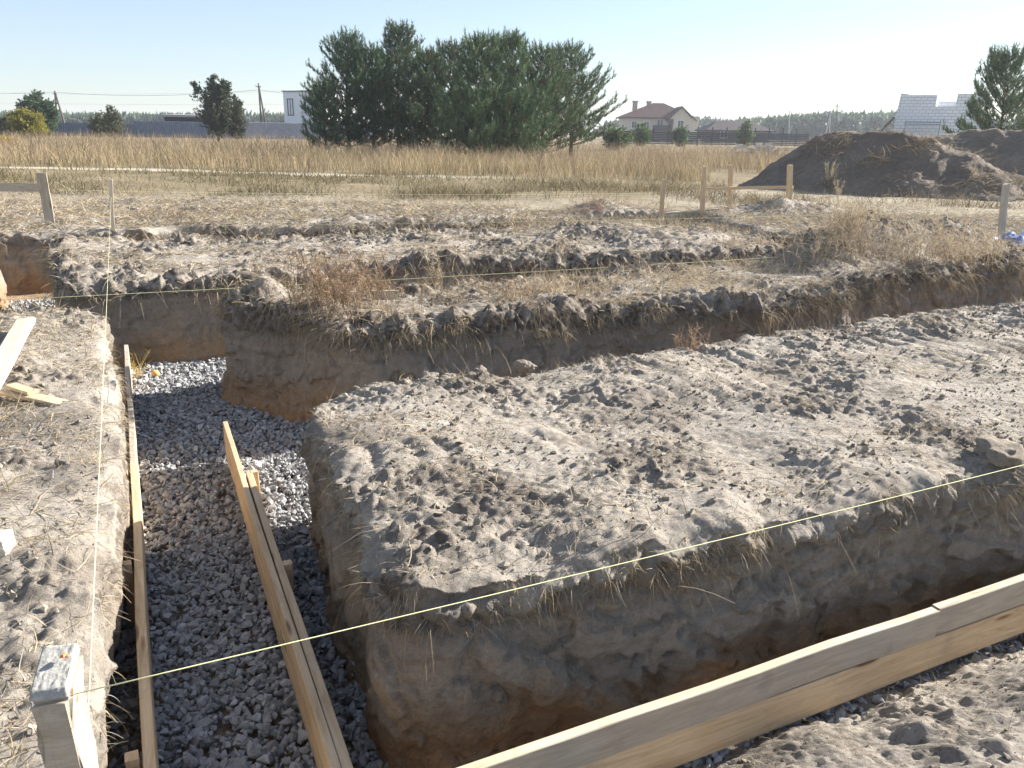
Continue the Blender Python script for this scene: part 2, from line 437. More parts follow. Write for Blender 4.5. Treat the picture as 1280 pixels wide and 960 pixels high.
# bank at the far left, lit on its trench side
polyH = [(-7.35, 11.35), (-6.05, 8.55), (-5.9, 8.0), (-8.0, 7.0), (-12, 6.5), (-12, 11.0), (-9, 11.9)]
Hb = block(polyH, .035, seed=31.0, lip=.05)
# far ground with its cut lip; its back edge runs on into the field
def hfield(R):
    Q = np.c_[R[:, :2], np.zeros(len(R))]
    return fbm(Q, 9.0, 2, 50.) * .10 + fbm(Q, 2.2, 3, 52.) * .05
polyF = [(-13, 17.6), (-13, 10.0)] + px([(-60, 293), (0, 290), (62, 288), (150, 285), (300, 281), (450, 278), (600, 273), (700, 269), (800, 265), (880, 268), (950, 285), (1020, 297), (1100, 303), (1230, 307)]) + [(10.5, 14.9), (14, 16.2), (14, 17.6)]
b1 = G(760, 262); b2 = G(940, 262)
Fp = block(polyF, .04, bumps=[(b1[0], b1[1], .8, .22), (b2[0] + .2, b2[1], 1.0, .62), (b2[0] + 1.4, b2[1] + .1, .9, .40)], rough=1.3, seed=37.7, lip=.08,
           topfn=lambda R: hfield(R) * sstep(15.0, 17.0, R[:, 1]), cull=lambda V: (V[:, 1] < 17.55) & (np.abs(V[:, 0]) < 12.9), wall_rough=1.4)
# near bank: soil slumped against the gravel on the camera side of the board
lineN = np.array([G(905, 948, -.85)[:2], G(1060, 886, -.85)[:2], G(1280, 803, -.85)[:2]])
dN = (lineN[2] - lineN[0]); dN /= np.linalg.norm(dN); nN = np.array([dN[1], -dN[0]])     # towards the camera
gs, gt = np.arange(-.55, 6.0, .0145), np.arange(-.12, 2.6, .0145)
SS, TT = np.meshgrid(gs, gt, indexing='ij'); ss, tt = SS.ravel(), TT.ravel()
xy = lineN[0] + ss[:, None] * dN + tt[:, None] * nN
P3 = np.c_[xy, np.zeros(len(xy))]
tw = tt + fbm(P3, .5, 2, 61.) * .10
zN = -.93 + .86 * (1 - np.exp(-np.clip(tw + .08, 0, None) / 1.35)) * 1.05 + fbm(P3, .8, 2, 62.) * .06 + billow(P3, .16, 3, 63.) * .035 * sstep(-.3, .3, fbm(P3, .7, 2, 64.)) + billow(P3, .05, 2, 65.) * .012 + fbm(P3, .03, 2, 66.) * .004
VN = np.c_[xy, zN]; ni, nj = len(gs), len(gt)
ii = (np.arange(ni - 1)[:, None] * nj + np.arange(nj - 1)[None]).ravel()
QN = np.stack([ii, ii + nj, ii + nj + 1, ii + 1], 1)
laN = np.stack([np.zeros(len(VN)), np.zeros(len(VN)), sstep(0, .4, fbm(P3, .6, 3, 67.)) * .6], 1)
GROUND.append((VN, QN, laN, np.c_[xy, np.zeros(len(xy))], np.ones(len(VN), bool), np.full(len(VN), 1.0)))
# trench bottoms
gx, gy = np.arange(-13, 13.01, .07), np.arange(-1.5, 15.5, .07)
XX, YY = np.meshgrid(gx, gy, indexing='ij'); pf = np.c_[XX.ravel(), YY.ravel(), np.zeros(XX.size)]
zf = -.945 + fbm(pf, .7, 3, 70.) * .025
ii = (np.arange(len(gx) - 1)[:, None] * len(gy) + np.arange(len(gy) - 1)[None]).ravel()
QF = np.stack([ii, ii + len(gy), ii + len(gy) + 1, ii + 1], 1)
VF = np.c_[pf[:, :2], zf]
LF = np.stack([np.ones(len(VF)), np.full(len(VF), .75), np.zeros(len(VF))], 1)
n = 0; Vs, Qs, Ls = [], [], []
for g in GROUND:
    Vs.append(g[0]); Qs.append(g[1] + n); Ls.append(g[2]); n += len(g[0])
Vs.append(VF); Qs.append(QF + n); Ls.append(LF)
me = np_mesh('ground', np.concatenate(Vs), [np.concatenate(Qs)], SOIL, True, np.concatenate(Ls), 'Layer')
tag(link('ground', me), 'pale sandy building ground cut by foundation trenches', 'ground', kind='structure')

# field sheet out to the horizon, left out over the excavation
xs = np.unique(np.round(np.concatenate([np.arange(-14, 14.01, .25), 14 * 1.07 ** np.arange(0, 72), -14 * 1.07 ** np.arange(0, 72)]), 3))
ys = np.unique(np.round(np.concatenate([np.arange(-12, 17.0, 1.0), np.arange(17.4, 32, .2), 32 * 1.05 ** np.arange(0, 81)]), 3))
XX, YY = np.meshgrid(xs, ys, indexing='ij'); pq = np.c_[XX.ravel(), YY.ravel(), np.zeros(XX.size)]
zq = hfield(pq) * np.where(np.abs(pq[:, 0]) > 14, .4, 1.0) - .012
zq += sstep(18.5, 22, pq[:, 1]) * sstep(30, 26, pq[:, 1]) * (fbm(pq, 3, 2, 55.) * .10 + .05)
near = (pq[:, 1] < 17.6) ; zq = np.where(near & (np.abs(pq[:, 0]) < 15), -.02, zq)
ny = len(ys)
ii = (np.arange(len(xs) - 1)[:, None] * ny + np.arange(ny - 1)[None])
cx, cy = (xs[:-1] + xs[1:]) / 2, (ys[:-1] + ys[1:]) / 2
ok = ~((np.abs(cx)[:, None] < 12.6) & (cy[None] < 17.3))
ii = ii[ok]
me = np_mesh('field', np.c_[pq[:, :2], zq], [np.stack([ii, ii + ny, ii + ny + 1, ii + 1], 1)], FIELD, True)
tag(link('field', me), 'flat dry meadow reaching to the horizon', 'field', kind='structure')

# ------------------------------------------------------------------ stones
def templates(n, pts, flat):
    out = []
    for k in range(n):
        bm = bmesh.new(); r = np.random.default_rng(100 + k + pts)
        for _ in range(pts):
            v = r.normal(size=3); v /= np.linalg.norm(v); v *= r.uniform(.78, 1.1)
            bm.verts.new((v[0], v[1] * .8, v[2] * flat))
        res = bmesh.ops.convex_hull(bm, input=bm.verts[:])
        bmesh.ops.delete(bm, geom=[g for g in res['geom_interior'] if isinstance(g, bmesh.types.BMVert)], context='VERTS')
        bmesh.ops.triangulate(bm, faces=bm.faces[:])
        bm.verts.index_update()
        out.append((np.array([v.co[:] for v in bm.verts]), np.array([[v.index for v in f.verts] for f in bm.faces]))); bm.free()
    return out

def rotmats(n, tilt=1.0):
    q = RNG.normal(size=(n, 4)); q[:, 1:3] *= tilt; q /= np.linalg.norm(q, axis=1)[:, None]
    w, x, y, z = q.T
    return np.stack([1 - 2 * (y * y + z * z), 2 * (x * y - z * w), 2 * (x * z + y * w), 2 * (x * y + z * w), 1 - 2 * (x * x + z * z), 2 * (y * z - x * w),
                     2 * (x * z - y * w), 2 * (y * z + x * w), 1 - 2 * (x * x + y * y)], 1).reshape(n, 3, 3)

def scatter(pos, size, col, tmpl, tilt=1.0):
    parts = []; which = RNG.integers(0, len(tmpl), len(pos))
    for k, (tv, tf) in enumerate(tmpl):
        m = which == k
        if not m.any(): continue
        Rm = rotmats(m.sum(), tilt)
        V = np.einsum('nij,vj->nvi', Rm, tv) * size[m][:, None, None] + pos[m][:, None, :]
        Fa = (tf[None] + (np.arange(m.sum()) * len(tv))[:, None, None]).reshape(-1, 3)
        parts.append((V.reshape(-1, 3), Fa, np.repeat(col[m], len(tv), 0)))
    return merge(parts)

ANG = templates(14, 11, .62); RND = templates(8, 18, .75)

def fill(poly, dens):
    P = np.array([p[:2] for p in poly], float); lo, hi = P.min(0), P.max(0)
    n = int((hi - lo).prod() * dens); q = lo + RNG.random((n, 2)) * (hi - lo)
    return q[in_poly(q, P)]
# bed between and outside the boards, the cross trench mouths, behind the left bank, and the front trench
bedT = [G(150, 458, -.9), (-3.0, 8.75), (-2.0, 9.2), (-2.4, 7.6), (-1.5, 6.3), (1.5, 7.6), (1.9, 6.4), (-.8, 5.0), (-1.35, 4.9), (-.1, 1.7), (.4, .2), (-.55, .2), (-1.35, 2.05), (-4.05, 8.05)]
bedE = [(-8.4, 11.2), (-6.7, 11.8), (-4.2, 8.3), (-4.05, 7.2), (-5.6, 7.4)]
bedD = [(-.1, 2.35), (2.9, 3.85), (6, 5.4), (6, 4.9), (2.9, 3.3), (.8, 2.45), (.1, 1.9)]
xy = np.concatenate([fill(bedT, 2300), fill(bedE, 700), fill(bedD, 2000)])
z = -.90 + fbm(np.c_[xy, np.zeros(len(xy))], .8, 2, 80.) * .03 + RNG.uniform(-.03, .022, len(xy))
sz = np.clip(RNG.lognormal(math.log(.0215), .36, len(xy)), .008, .045)
g = np.clip(RNG.normal(.275, .065, len(xy)), .12, .48)
tint = RNG.normal(0, .014, len(xy))
col = np.stack([g * (.98 + tint), g * .985, g * (1.01 - tint)], 1)
V, Fs, Cc = scatter(np.c_[xy, z], sz, col, ANG, .75)
me = np_mesh('gravel', V, Fs, STONE, False, Cc)
tag(link('gravel', me), 'grey crushed stone spread along the trench bottoms', 'gravel', kind='stuff')
# ------------------------------------------------------------------ soil crumbs and straw on the ground
def pick(gi, n, cond):
    V, Q, La, R, top, de = GROUND[gi]; ids = np.nonzero(cond(V, R, top, de))[0]
    return V[RNG.choice(ids, n)] if len(ids) else np.zeros((0, 3))
def topc(m=.0): return lambda V, R, top, de: top & (de > m)
pos = np.concatenate([pick(0, 15000, topc()), pick(1, 6000, topc()), pick(2, 3600, topc()), pick(3, 3600, topc()), pick(5, 2500, topc()), pick(6, 3800, topc())])
clus = fbm(pos, .8, 3, 90.)
pos = pos[RNG.random(len(pos)) < sstep(-.35, .35, clus) * .9 + .1]
sz = np.clip(RNG.lognormal(math.log(.0068), .6, len(pos)), .003, .028) * np.where(pos[:, 1] > 6.5, 1.5, 1.0)
g = np.clip(RNG.normal(.25, .09, len(pos)), .10, .45)
V, Fs, Cc = scatter(pos + np.c_[np.zeros((len(pos), 2)), sz * .15], sz, np.stack([g, g * .87, g * .7], 1), ANG, 1.0)
tag(link('soil_crumbs', np_mesh('soil_crumbs', V, Fs, CRUMB, False, Cc)), 'small crumbs of dry soil lying all over the banks', 'soil crumbs', kind='stuff')

STRAW_A, STRAW_B, STRAW_G = (.50, .41, .27), (.24, .175, .105), (.42, .39, .34)
def strawcol(n, grey=.3):
    c = mixcol(STRAW_B, STRAW_A, RNG.random(n) ** .8)
    k = RNG.random(n) < grey; c[k] = mixcol((.22, .2, .175), STRAW_G, RNG.random(k.sum())); return c
parts = []
def lay_straw(gi, n, lmin, lmax, w, thr=(-.1, .35), up=.18, off=93.0, grey=.35, m=0.0):
    p = pick(gi, n, topc(m))
    p = p[RNG.random(len(p)) < sstep(thr[0], thr[1], fbm(p, .75, 3, off)) * .95 + .05]; k = len(p)
    a = RNG.uniform(0, 2 * math.pi, k)
    d = np.stack([np.cos(a), np.sin(a), np.abs(RNG.normal(0, up, k))], 1)
    L = RNG.uniform(lmin, lmax, k)
    bd = RNG.normal(0, .25, (k, 3)) * L[:, None]; bd[:, 2] -= .25 * L * (d[:, 2] / .3).clip(0, 1)
    parts.append(ribbons(p + np.c_[np.zeros((k, 2)), np.full(k, .006)], d, L, w * RNG.uniform(.6, 1.3, k), bd, 3, strawcol(k, grey), .6))
lay_straw(0, 22000, .015, .07, .0034, (.0, .35)); lay_straw(0, 12000, .02, .12, .0036, (.2, .45), .3, 95.)
lay_straw(0, 5000, .05, .14, .0045, (.25, .4), .5, 97., .1)
lay_straw(1, 26000, .03, .17, .0038, (-.4, .2), .25)
lay_straw(2, 15000, .05, .2, .006, (-.4, .2), .35, 99., .2)
lay_straw(3, 14000, .05, .2, .008, (-.3, .3), .25)
lay_straw(4, 2000, .06, .2, .008)
lay_straw(5, 48000, .06, .28, .011, (-.6, .1), .4)
lay_straw(6, 7000, .02, .12, .003, (-.1, .3), .3)
V, Fs, Cc = merge(parts)
tag(link('straw_litter', np_mesh('straw_litter', V, Fs, PLANT, False, Cc)), 'dead grass and straw littering the dug soil', 'straw', kind='stuff')

# roots and grass hanging over the cut edges
parts = []
def fringe(gi, n, lmin, lmax, w, thr=(-.1, .35), stray=.06):
    V_, Q, La, R, top, de = GROUND[gi]
    ids = np.nonzero((~top) & (R[:, 2] > -.20) & (V_[:, 1] < 16))[0]; ids = RNG.choice(ids, n)
    p = V_[ids]; p = p[(RNG.random(n) < sstep(thr[0], thr[1], fbm(p, .45, 3, 101.)) + stray)]; k = len(p)
    P = {0: A, 1: Lp, 2: B, 3: C_, 4: Hb, 5: Fp}[gi]
    # outward direction from nearest outline segment
    mid = P; j = np.array([np.argmin(((mid - q) ** 2).sum(1)) for q in p[:, :2]])
    T = np.roll(P, -1, 0) - np.roll(P, 1, 0); Nn = np.stack([T[:, 1], -T[:, 0]], 1); Nn /= np.linalg.norm(Nn, axis=1)[:, None] + 1e-9
    ar = .5 * np.sum(P[:, 0] * np.roll(P[:, 1], -1) - np.roll(P[:, 0], -1) * P[:, 1])
    o = Nn[j] * (1 if ar > 0 else -1)
    d = np.c_[o * RNG.uniform(.3, 1.0, k)[:, None] + RNG.normal(0, .45, (k, 2)), RNG.normal(-.15, .5, k)]
    L = RNG.uniform(lmin, lmax, k) * np.where(RNG.random(k) < .06, 1.9, 1.0)
    bd = RNG.normal(0, .2, (k, 3)) * L[:, None]; bd[:, 2] -= RNG.uniform(.2, .9, k) * L
    parts.append(ribbons(p, d, L, w * RNG.uniform(.5, 1.3, k), bd, 4, strawcol(k, .25), .7))
fringe(0, 24000, .015, .07, .003, (-.35, .2)); fringe(0, 2200, .06, .22, .0042, (.22, .5), .02)
fringe(1, 6000, .02, .08, .0035)
fringe(2, 26000, .03, .12, .0045, (-.5, .0)); fringe(2, 2400, .1, .24, .005, (.1, .4), .03)
fringe(3, 3500, .07, .22, .008, (-.3, .2))
fringe(5, 2600, .08, .22, .010, (-.3, .2))
# upright stubble at the rims
def stubble(gi, n, lmin, lmax, w, dmax=.25, off=110.):
    p = pick(gi, n, lambda V, R, top, de: top & (de < dmax)); p = p[RNG.random(len(p)) < sstep(0, .35, fbm(p, .5, 2, off))]; k = len(p)
    d = np.c_[RNG.normal(0, .4, (k, 2)), np.ones(k)]; L = RNG.uniform(lmin, lmax, k)
    parts.append(ribbons(p, d, L, w, RNG.normal(0, .3, (k, 3)) * L[:, None], 3, strawcol(k, .1)))
stubble(0, 1500, .04, .16, .004); stubble(1, 2600, .05, .17, .004, .6); stubble(2, 9000, .06, .2, .0055, 1.2, 113.); stubble(2, 5000, .04, .14, .0055, .35, 117.); stubble(3, 2200, .06, .2, .008, .4)
V, Fs, Cc = merge(parts)
tag(link('root_fringe', np_mesh('root_fringe', V, Fs, PLANT, False, Cc)), 'dead roots and grass hanging over the rims of the trenches', 'roots', kind='stuff')
exec_mark = 0
#PART2
# ------------------------------------------------------------------ timber
def beam(name, p0, p1, w, h, mat, parent=None, topmat=None, warp=.003, cham=.003, seg=8, roll=0.0, seed=0):
    """sawn board from p0 to p1 (axis of the section), w across, h upright"""
    p0, p1 = Vector(p0), Vector(p1); ax = (p1 - p0); L = ax.length; ax.normalize()
    upv = Vector((0, 0, 1)) if abs(ax.z) < .9 else Vector((-math.sin(AXIS), math.cos(AXIS), 0))
    yv = upv.cross(ax).normalized(); zv = ax.cross(yv)
    if roll:
        q = Matrix.Rotation(roll, 3, ax); yv = q @ yv; zv = q @ zv
    M = Matrix((ax, yv, zv)).transposed().to_4x4(); M.translation = (p0 + p1) / 2
    r = random.Random(seed + int(L * 1000)); ph = r.uniform(0, 6)
    c = cham; a, b = w / 2, h / 2
    sec = [(-a + c, -b), (a - c, -b), (a, -b + c), (a, b - c), (a - c, b), (-a + c, b), (-a, b - c), (-a, -b + c)]
    V, Fq, Fa = [], [], []
    for i in range(seg + 1):
        x = -L / 2 + L * i / seg
        dy, dz = warp * math.sin(ph + i * 1.3), warp * math.cos(ph * 2 + i * .9)
        for (y, z) in sec: V.append((x, y + dy + r.uniform(-1, 1) * warp * .25, z + dz + r.uniform(-1, 1) * warp * .25))
    me = bpy.data.meshes.new(name)
    faces = [tuple(range(7, -1, -1)), tuple(seg * 8 + k for k in range(8))]
    for i in range(seg):
        for k in range(8): faces.append((i * 8 + k, i * 8 + (k + 1) % 8, i * 8 + 8 + (k + 1) % 8, i * 8 + 8 + k))
    me.from_pydata(V, [], faces); me.update(); me.materials.append(mat)
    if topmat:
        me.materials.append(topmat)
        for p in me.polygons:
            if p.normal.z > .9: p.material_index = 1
    o = link(name, me, parent)
    if parent is not None: M = Matrix.Translation(-Vector(parent.location)) @ M
    o.matrix_basis = M
    return o

def lerp(a, b, t): return Vector(a) + (Vector(b) - Vector(a)) * t

# left formwork
zt = -.58
l0, l1 = G(157, 431, zt), G(186, 975, zt); l1 = l1 + (l1 - l0).normalized() * .9
dl = (l1 - l0).normalized(); sl = Vector((dl.y, -dl.x, 0))          # sl points to the left wall (away from gravel)
if sl.x > 0: sl = -sl
fl = empty('formwork', lerp(l0, l1, .5) + Vector((0, 0, -.32)), 'long pine formwork board on edge along the left bank of the gravel trench', 'formwork')
dz = Vector((0, 0, -.075))
lm = G(167, 578, zt)
beam('plank', l0 + dz, lm + dz, .04, .15, GREYWOOD, fl, None, .004)
beam('plank', lm + dz + dl * .004, l1 + dz + Vector((0, 0, .006)), .045, .15, PINEWOOD, fl, None, .004, seed=3)
beam('plank', l0 + dz * 3.05, l1 + dz * 3.05, .042, .15, ORANGEWOOD, fl, None, .004, seed=5)
for (py, up) in ((486, -.02), (590, .035), (705, .02), (945, .02)):
    pxx = 157 + (py - 431) * .0533
    c = G(pxx, py, zt) + sl * .05
    beam('stake', c + Vector((0, 0, -.42)), c + Vector((0, 0, up)), .045, .05, ORANGEWOOD, fl, None, .002, seg=3, seed=py)
c = G(166, 592, zt) + sl * .105
beam('brace', c + Vector((0, 0, -.36)), c + Vector((0, 0, .01)), .05, .045, PINEWOOD, fl, None, .002, seg=3)

# right formwork
zt = -.57
r0, r1 = G(281, 527, zt), G(420, 960, zt); r1 = r1 + (r1 - r0).normalized() * .9
dr = (r1 - r0).normalized(); sr_ = Vector((-dr.y, dr.x, 0))
if sr_.x < 0: sr_ = -sr_
fr = empty('formwork', lerp(r0, r1, .5) + Vector((0, 0, -.33)), 'pine formwork on edge between gravel and island wall, lapped by a second plank', 'formwork')
beam('plank', r0 + dz, r1 + dz, .034, .15, ORANGEWOOD, fr, None, .0015, seed=11)
beam('plank', r0 + dz * 3.05 + dr * .02, r1 + dz * 3.05, .034, .15, ORANGEWOOD, fr, None, .004, seed=12)
q0 = G(303, 588, zt) + sr_ * .0365
beam('plank', q0 + dz + Vector((0, 0, -.004)), r1 + sr_ * .0365 + dz + Vector((0, 0, -.004)), .038, .15, ORANGEWOOD, fr, None, .0015, seed=13)
for (x, y) in ((302, 590), (339, 706)):
    c = G(x, y, zt) + sr_ * .080
    beam('stake', c + Vector((0, 0, -.16)), c + Vector((0, 0, -.004)), .045, .05, PINEWOOD, fr, None, .002, seg=3, seed=x)

# front formwork along the near trench
b0, b1_ = G(859, 955, -.85), G(1280, 791, -.85)
db = (b1_ - b0).normalized(); sb = Vector((-db.y, db.x, 0))
if sb.y < 0: sb = -sb                                           # away from the camera
f0 = b0 - db * 1.25 + sb * .02; f1 = b1_ + db * 1.6 + sb * .02
ff = empty('formwork', lerp(f0, f1, .5), 'front formwork of two stacked planks, grey above yellow, beside the slumped near soil', 'formwork')
tj = (G(1165, 842, -.85) - f0).dot(db)
zc1, zc2 = Vector((0, 0, .095)), Vector((0, 0, .262))
beam('plank', f0 + zc1, f1 + zc1, .045, .18, PINEWOOD, ff, None, .003, seg=14, seed=21)
beam('plank', f0 + zc2, f0 + db * tj + zc2, .045, .15, GREYWOOD, ff, SUNLIT_EDGE, .003, seg=12, seed=22)
beam('plank', f0 + db * (tj - .10) + zc2 + Vector((0, 0, .006)) + db * .104, f1 + zc2 + Vector((0, 0, .004)), .045, .15, GREYWOOD, ff, SUNLIT_EDGE, .003, seg=10, seed=23)
for k, t in enumerate((.35, 1.2, 2.1, 3.0)):
    c = f0 + db * (t + .2) + sb * .075
    beam('stake', c + Vector((0, 0, -.1)), c + Vector((0, 0, .22)), .045, .05, ORANGEWOOD, ff, None, .002, seg=3, seed=40 + k)

# near corner post with its rough-cut, cement-smeared top
def corner_post():
    base = G(70, 985, 0.0)
    pz = .30
    t0 = G(37, 868, pz); t1 = G(83, 862, pz)
    e1 = (t1 - t0); wd = e1.length; e1.normalize(); e2 = Vector((-e1.y, e1.x, 0))
    dp = .125
    root = empty('corner_post', t0 + e1 * wd / 2 + e2 * dp / 2 + Vector((0, 0, -.5)), 'thick square post with a white cement-smeared top at the near trench corner', 'post')
    r = np.random.default_rng(5)
    nx_, ny_, nz_ = 8, 9, 18
    def surf(nu, nv, fn, name, mat):
        V = [fn(i / nu, j / nv) for i in range(nu + 1) for j in range(nv + 1)]
        Q = [(i * (nv + 1) + j, (i + 1) * (nv + 1) + j, (i + 1) * (nv + 1) + j + 1, i * (nv + 1) + j + 1) for i in range(nu) for j in range(nv)]
        return V, Q
    bm = bmesh.new()
    bmesh.ops.create_cube(bm, size=1.0)
    bmesh.ops.bevel(bm, geom=bm.edges[:], offset=.05, segments=2, affect='EDGES')
    bmesh.ops.subdivide_edges(bm, edges=bm.edges[:], cuts=5, use_grid_fill=True)
    me = bpy.data.meshes.new('shaft')
    for v in bm.verts:
        x, y, z = v.co
        nn = .004 * math.sin(37 * x + 60 * z) + .003 * math.sin(90 * y + 25 * z)
        top = .045 * (y + .5) if z > .3 else 0
        v.co = (e1 * (x * wd + nn) + e2 * (y * dp + nn)) + Vector((0, 0, (z * 1.0) * .74 + .13 + top))
    bm.to_mesh(me); bm.free(); me.materials.append(GREYWOOD)
    sh = link('shaft', me, root)
    for p in me.polygons: p.use_smooth = False
    # cement cap: lumpy sheet over the cut top
    V, Q = surf(22, 26, lambda u, v: (0, 0, 0), '', None)
    V = []
    for i in range(23):
        for j in range(27):
            u, v = i / 22, j / 26
            x, y = (u - .5) * (wd + .006), (v - .5) * (dp + .006)
            edge = min(u, 1 - u, v, 1 - v)
            P_ = np.array([[u * 3, v * 3, 1.7]])
            h = .003 + .0025 * float(billow(P_, .5, 3, 3.)[0]) + (.0 if edge > .01 else -.022)
            V.append(tuple(e1 * x + e2 * y + Vector((0, 0, .5 + .045 * v + h))))
    m2 = bpy.data.meshes.new('cement_cap'); m2.from_pydata(V, [], Q); m2.update()
    for p in m2.polygons: p.use_smooth = True
    m2.materials.append(mat_plain('cement', (.37, .355, .32), .9, 60, .2, .4)); link('cement_cap', m2, root)
    # orange paint dab
    V = []; bm = bmesh.new(); bmesh.ops.create_icosphere(bm, subdivisions=2, radius=.009)
    for v in bm.verts: v.co = v.co * (1 + .3 * math.sin(v.co.x * 900)) ; v.co.z *= .5
    m3 = bpy.data.meshes.new('paint_mark'); bm.to_mesh(m3); bm.free(); m3.materials.append(mat_plain('orange_paint', (.55, .20, .08), .6))
    o = link('paint_mark', m3, root); o.location = e1 * (wd * .28) + e2 * (dp * .1) + Vector((0, 0, .5 + .045 * .6 + .018))
    return t1 + e2 * .02
post_top = corner_post()

# loose planks on the left bank
pk = tag(beam('plank', G(33, 401, .10), G(-36, 520, .06), .125, .045, PALEWOOD, seg=6, roll=.12), 'pale bright plank lying across the edge of the left bank', 'plank')
tag(beam('wood_offcut', G(9, 489, .05), G(78, 505, .035), .085, .022, PINEWOOD, seg=4), 'short flat yellow wood offcut propped on the left bank with shade beneath', 'wood offcut')
tag(beam('wood_offcut', G(14, 482, .075), G(41, 490, .07), .07, .02, ORANGEWOOD, seg=3), 'small brown wood chip lying on top of the yellow offcut', 'wood offcut')
tag(beam('plank', G(-60, 690, .05), G(12, 682, .06), .10, .09, PALEWOOD, seg=4), 'squared pale timber end poking in over the left bank beside the soil clods', 'plank')
gb = G(481, 378, 0.0)
tag(beam('board', gb + Vector((-.125, 0, .06)), gb + Vector((.13, .07, .055)), .03, .11, GREYWOOD, seg=3), 'small grey board standing on edge behind the brown weed clump', 'board')

# ------------------------------------------------------------------ profile stakes with rails
def gnd(x, y): return G(x, y, 0.0)
def stake(x, ybot, xt, ytop, w, label, mat=PINEWOOD, group='stakes marking out the foundation', sunk=.25, cat='stake'):
    b = gnd(x, ybot); t = at(xt, ytop, b.y)
    o = beam('stake', Vector((b.x + (b.x - t.x) * .2, b.y, -sunk)), t, w, w * .8, mat, None, None, .006, seg=5, seed=int(x))
    return tag(o, label, cat, group), b, t
tag(*(lambda s: (s[0],))(stake(141, 285, 138, 224, .055, 'thin lone white stake on the pale ground behind the left back bank', PALEWOOD)))
lt, lb_, ltt = None, gnd(63, 282), None
bb = empty('batter_board', gnd(62, 280), 'leaning grey post with one rail running out past the left edge', 'batter board', 'batter boards round the excavation')
ltop = at(52, 216, lb_.y)
beam('post', Vector((lb_.x, lb_.y, -.25)), ltop, .14, .06, GREYWOOD, bb, None, .005, seg=5)
ra, rb = at(54, 234, lb_.y + .06), at(-70, 234, lb_.y + .5)
beam('rail', ra, rb, .03, .13, GREYWOOD, bb, None, .004)
s1, p1_, t1_ = stake(826, 272, 830, 224, .075, 'shorter tilted stake, first left of the two taller posts before the dirt heap')
b2_ = empty('batter_board', gnd(879, 268), 'two upright stakes joined by a thin low rail in front of the dry meadow', 'batter board', 'batter boards round the excavation')
pA, pB = gnd(879, 268), gnd(880, 268)
beam('post', Vector((pA.x, pA.y, -.25)), at(880, 208, pA.y), .08, .07, PINEWOOD, b2_, None, .005, seg=5)
beam('rail', at(820, 268, pA.y - .12), at(898, 262, pA.y + .1), .03, .04, GREYWOOD, b2_, None, .006)
b3_ = empty('batter_board', gnd(950, 264), 'pair of pale stakes with a plank nailed across them at the foot of the heap', 'batter board', 'batter boards round the excavation')
pC, pD = gnd(912, 262), gnd(986, 266)
beam('post', Vector((pC.x, pC.y, -.25)), at(914, 206, pC.y), .085, .07, PINEWOOD, b3_, None, .005, seg=5)
beam('post', Vector((pD.x, pD.y, -.25)), at(988, 206, pD.y), .10, .08, PINEWOOD, b3_, None, .005, seg=5)
beam('rail', at(876, 236, pC.y + .12), at(992, 234, pD.y + .10), .03, .06, ORANGEWOOD, b3_, None, .004)
s3, p3_, t3_ = stake(1252, 303, 1257, 230, .09, 'weathered grey stake near the right edge in front of the second heap', GREYWOOD)

# ------------------------------------------------------------------ strings
def tube(pts, r, sides=6):
    P = [Vector(p) for p in pts]; V, Q = [], []
    for i, p in enumerate(P):
        d = (P[min(i + 1, len(P) - 1)] - P[max(i - 1, 0)]).normalized()
        a = d.cross(Vector((0, 0, 1)));
        if a.length < 1e-3: a = Vector((1, 0, 0))
        a.normalize(); b = d.cross(a)
        rr = r[i] if isinstance(r, (list, tuple)) else r
        for k in range(sides):
            t = 2 * math.pi * k / sides; V.append(tuple(p + (a * math.cos(t) + b * math.sin(t)) * rr))
    for i in range(len(P) - 1):
        for k in range(sides): Q.append((i * sides + k, i * sides + (k + 1) % sides, (i + 1) * sides + (k + 1) % sides, (i + 1) * sides + k))
    n = len(P); Q.append(tuple(range(sides - 1, -1, -1))); Q.append(tuple((n - 1) * sides + k for k in range(sides)))
    return V, Q
def tube_obj(name, pts, r, mat, parent=None, sides=6, smooth=True):
    V, Q = tube(pts, r, sides); off = Vector(parent.location) if parent is not None else Vector((0, 0, 0))
    me = bpy.data.meshes.new(name); me.from_pydata([tuple(Vector(v) - off) for v in V], [], Q); me.update(); me.materials.append(mat)
    for p in me.polygons: p.use_smooth = smooth
    return link(name, me, parent)
def string(a, b, r, sag, label, n=24):
    pts = [lerp(a, b, i / n) + Vector((0, 0, -sag * 4 * (i / n) * (1 - i / n))) for i in range(n + 1)]
    return tag(tube_obj('string_line', pts, r, CORD), label, 'string', 'mason strings stretched over the trenches')
sA = post_top + Vector((.005, .0, -.03)); sB = G(1280, 578, .13); sB = sB + (sB - sA) * .5
string(sA, sB, .0016, .015, 'yellow string running from the near corner post across the island to the right')
vA = G(106, 985, .2); vB = at(139, 246, gnd(140, 285).y - .02)
string(vA, vB, .0012, .01, 'yellow string running away along the left bank to the thin white stake')
mA = G(6, 375, .02); mB = G(1262, 302, .16)
string(mA, mB, .0024, .03, 'string stretched over the strip behind the island towards the right')
string(at(56, 237, gnd(60, 280).y), at(829, 241, p1_.y), .0024, .05, 'faint far string from the leaning left post to the short tilted stake')
string(at(139, 283, gnd(141, 285).y + .03), at(1255, 262, p3_.y + .03), .0022, .05, 'faint string from the foot of the thin white stake to the grey right stake')

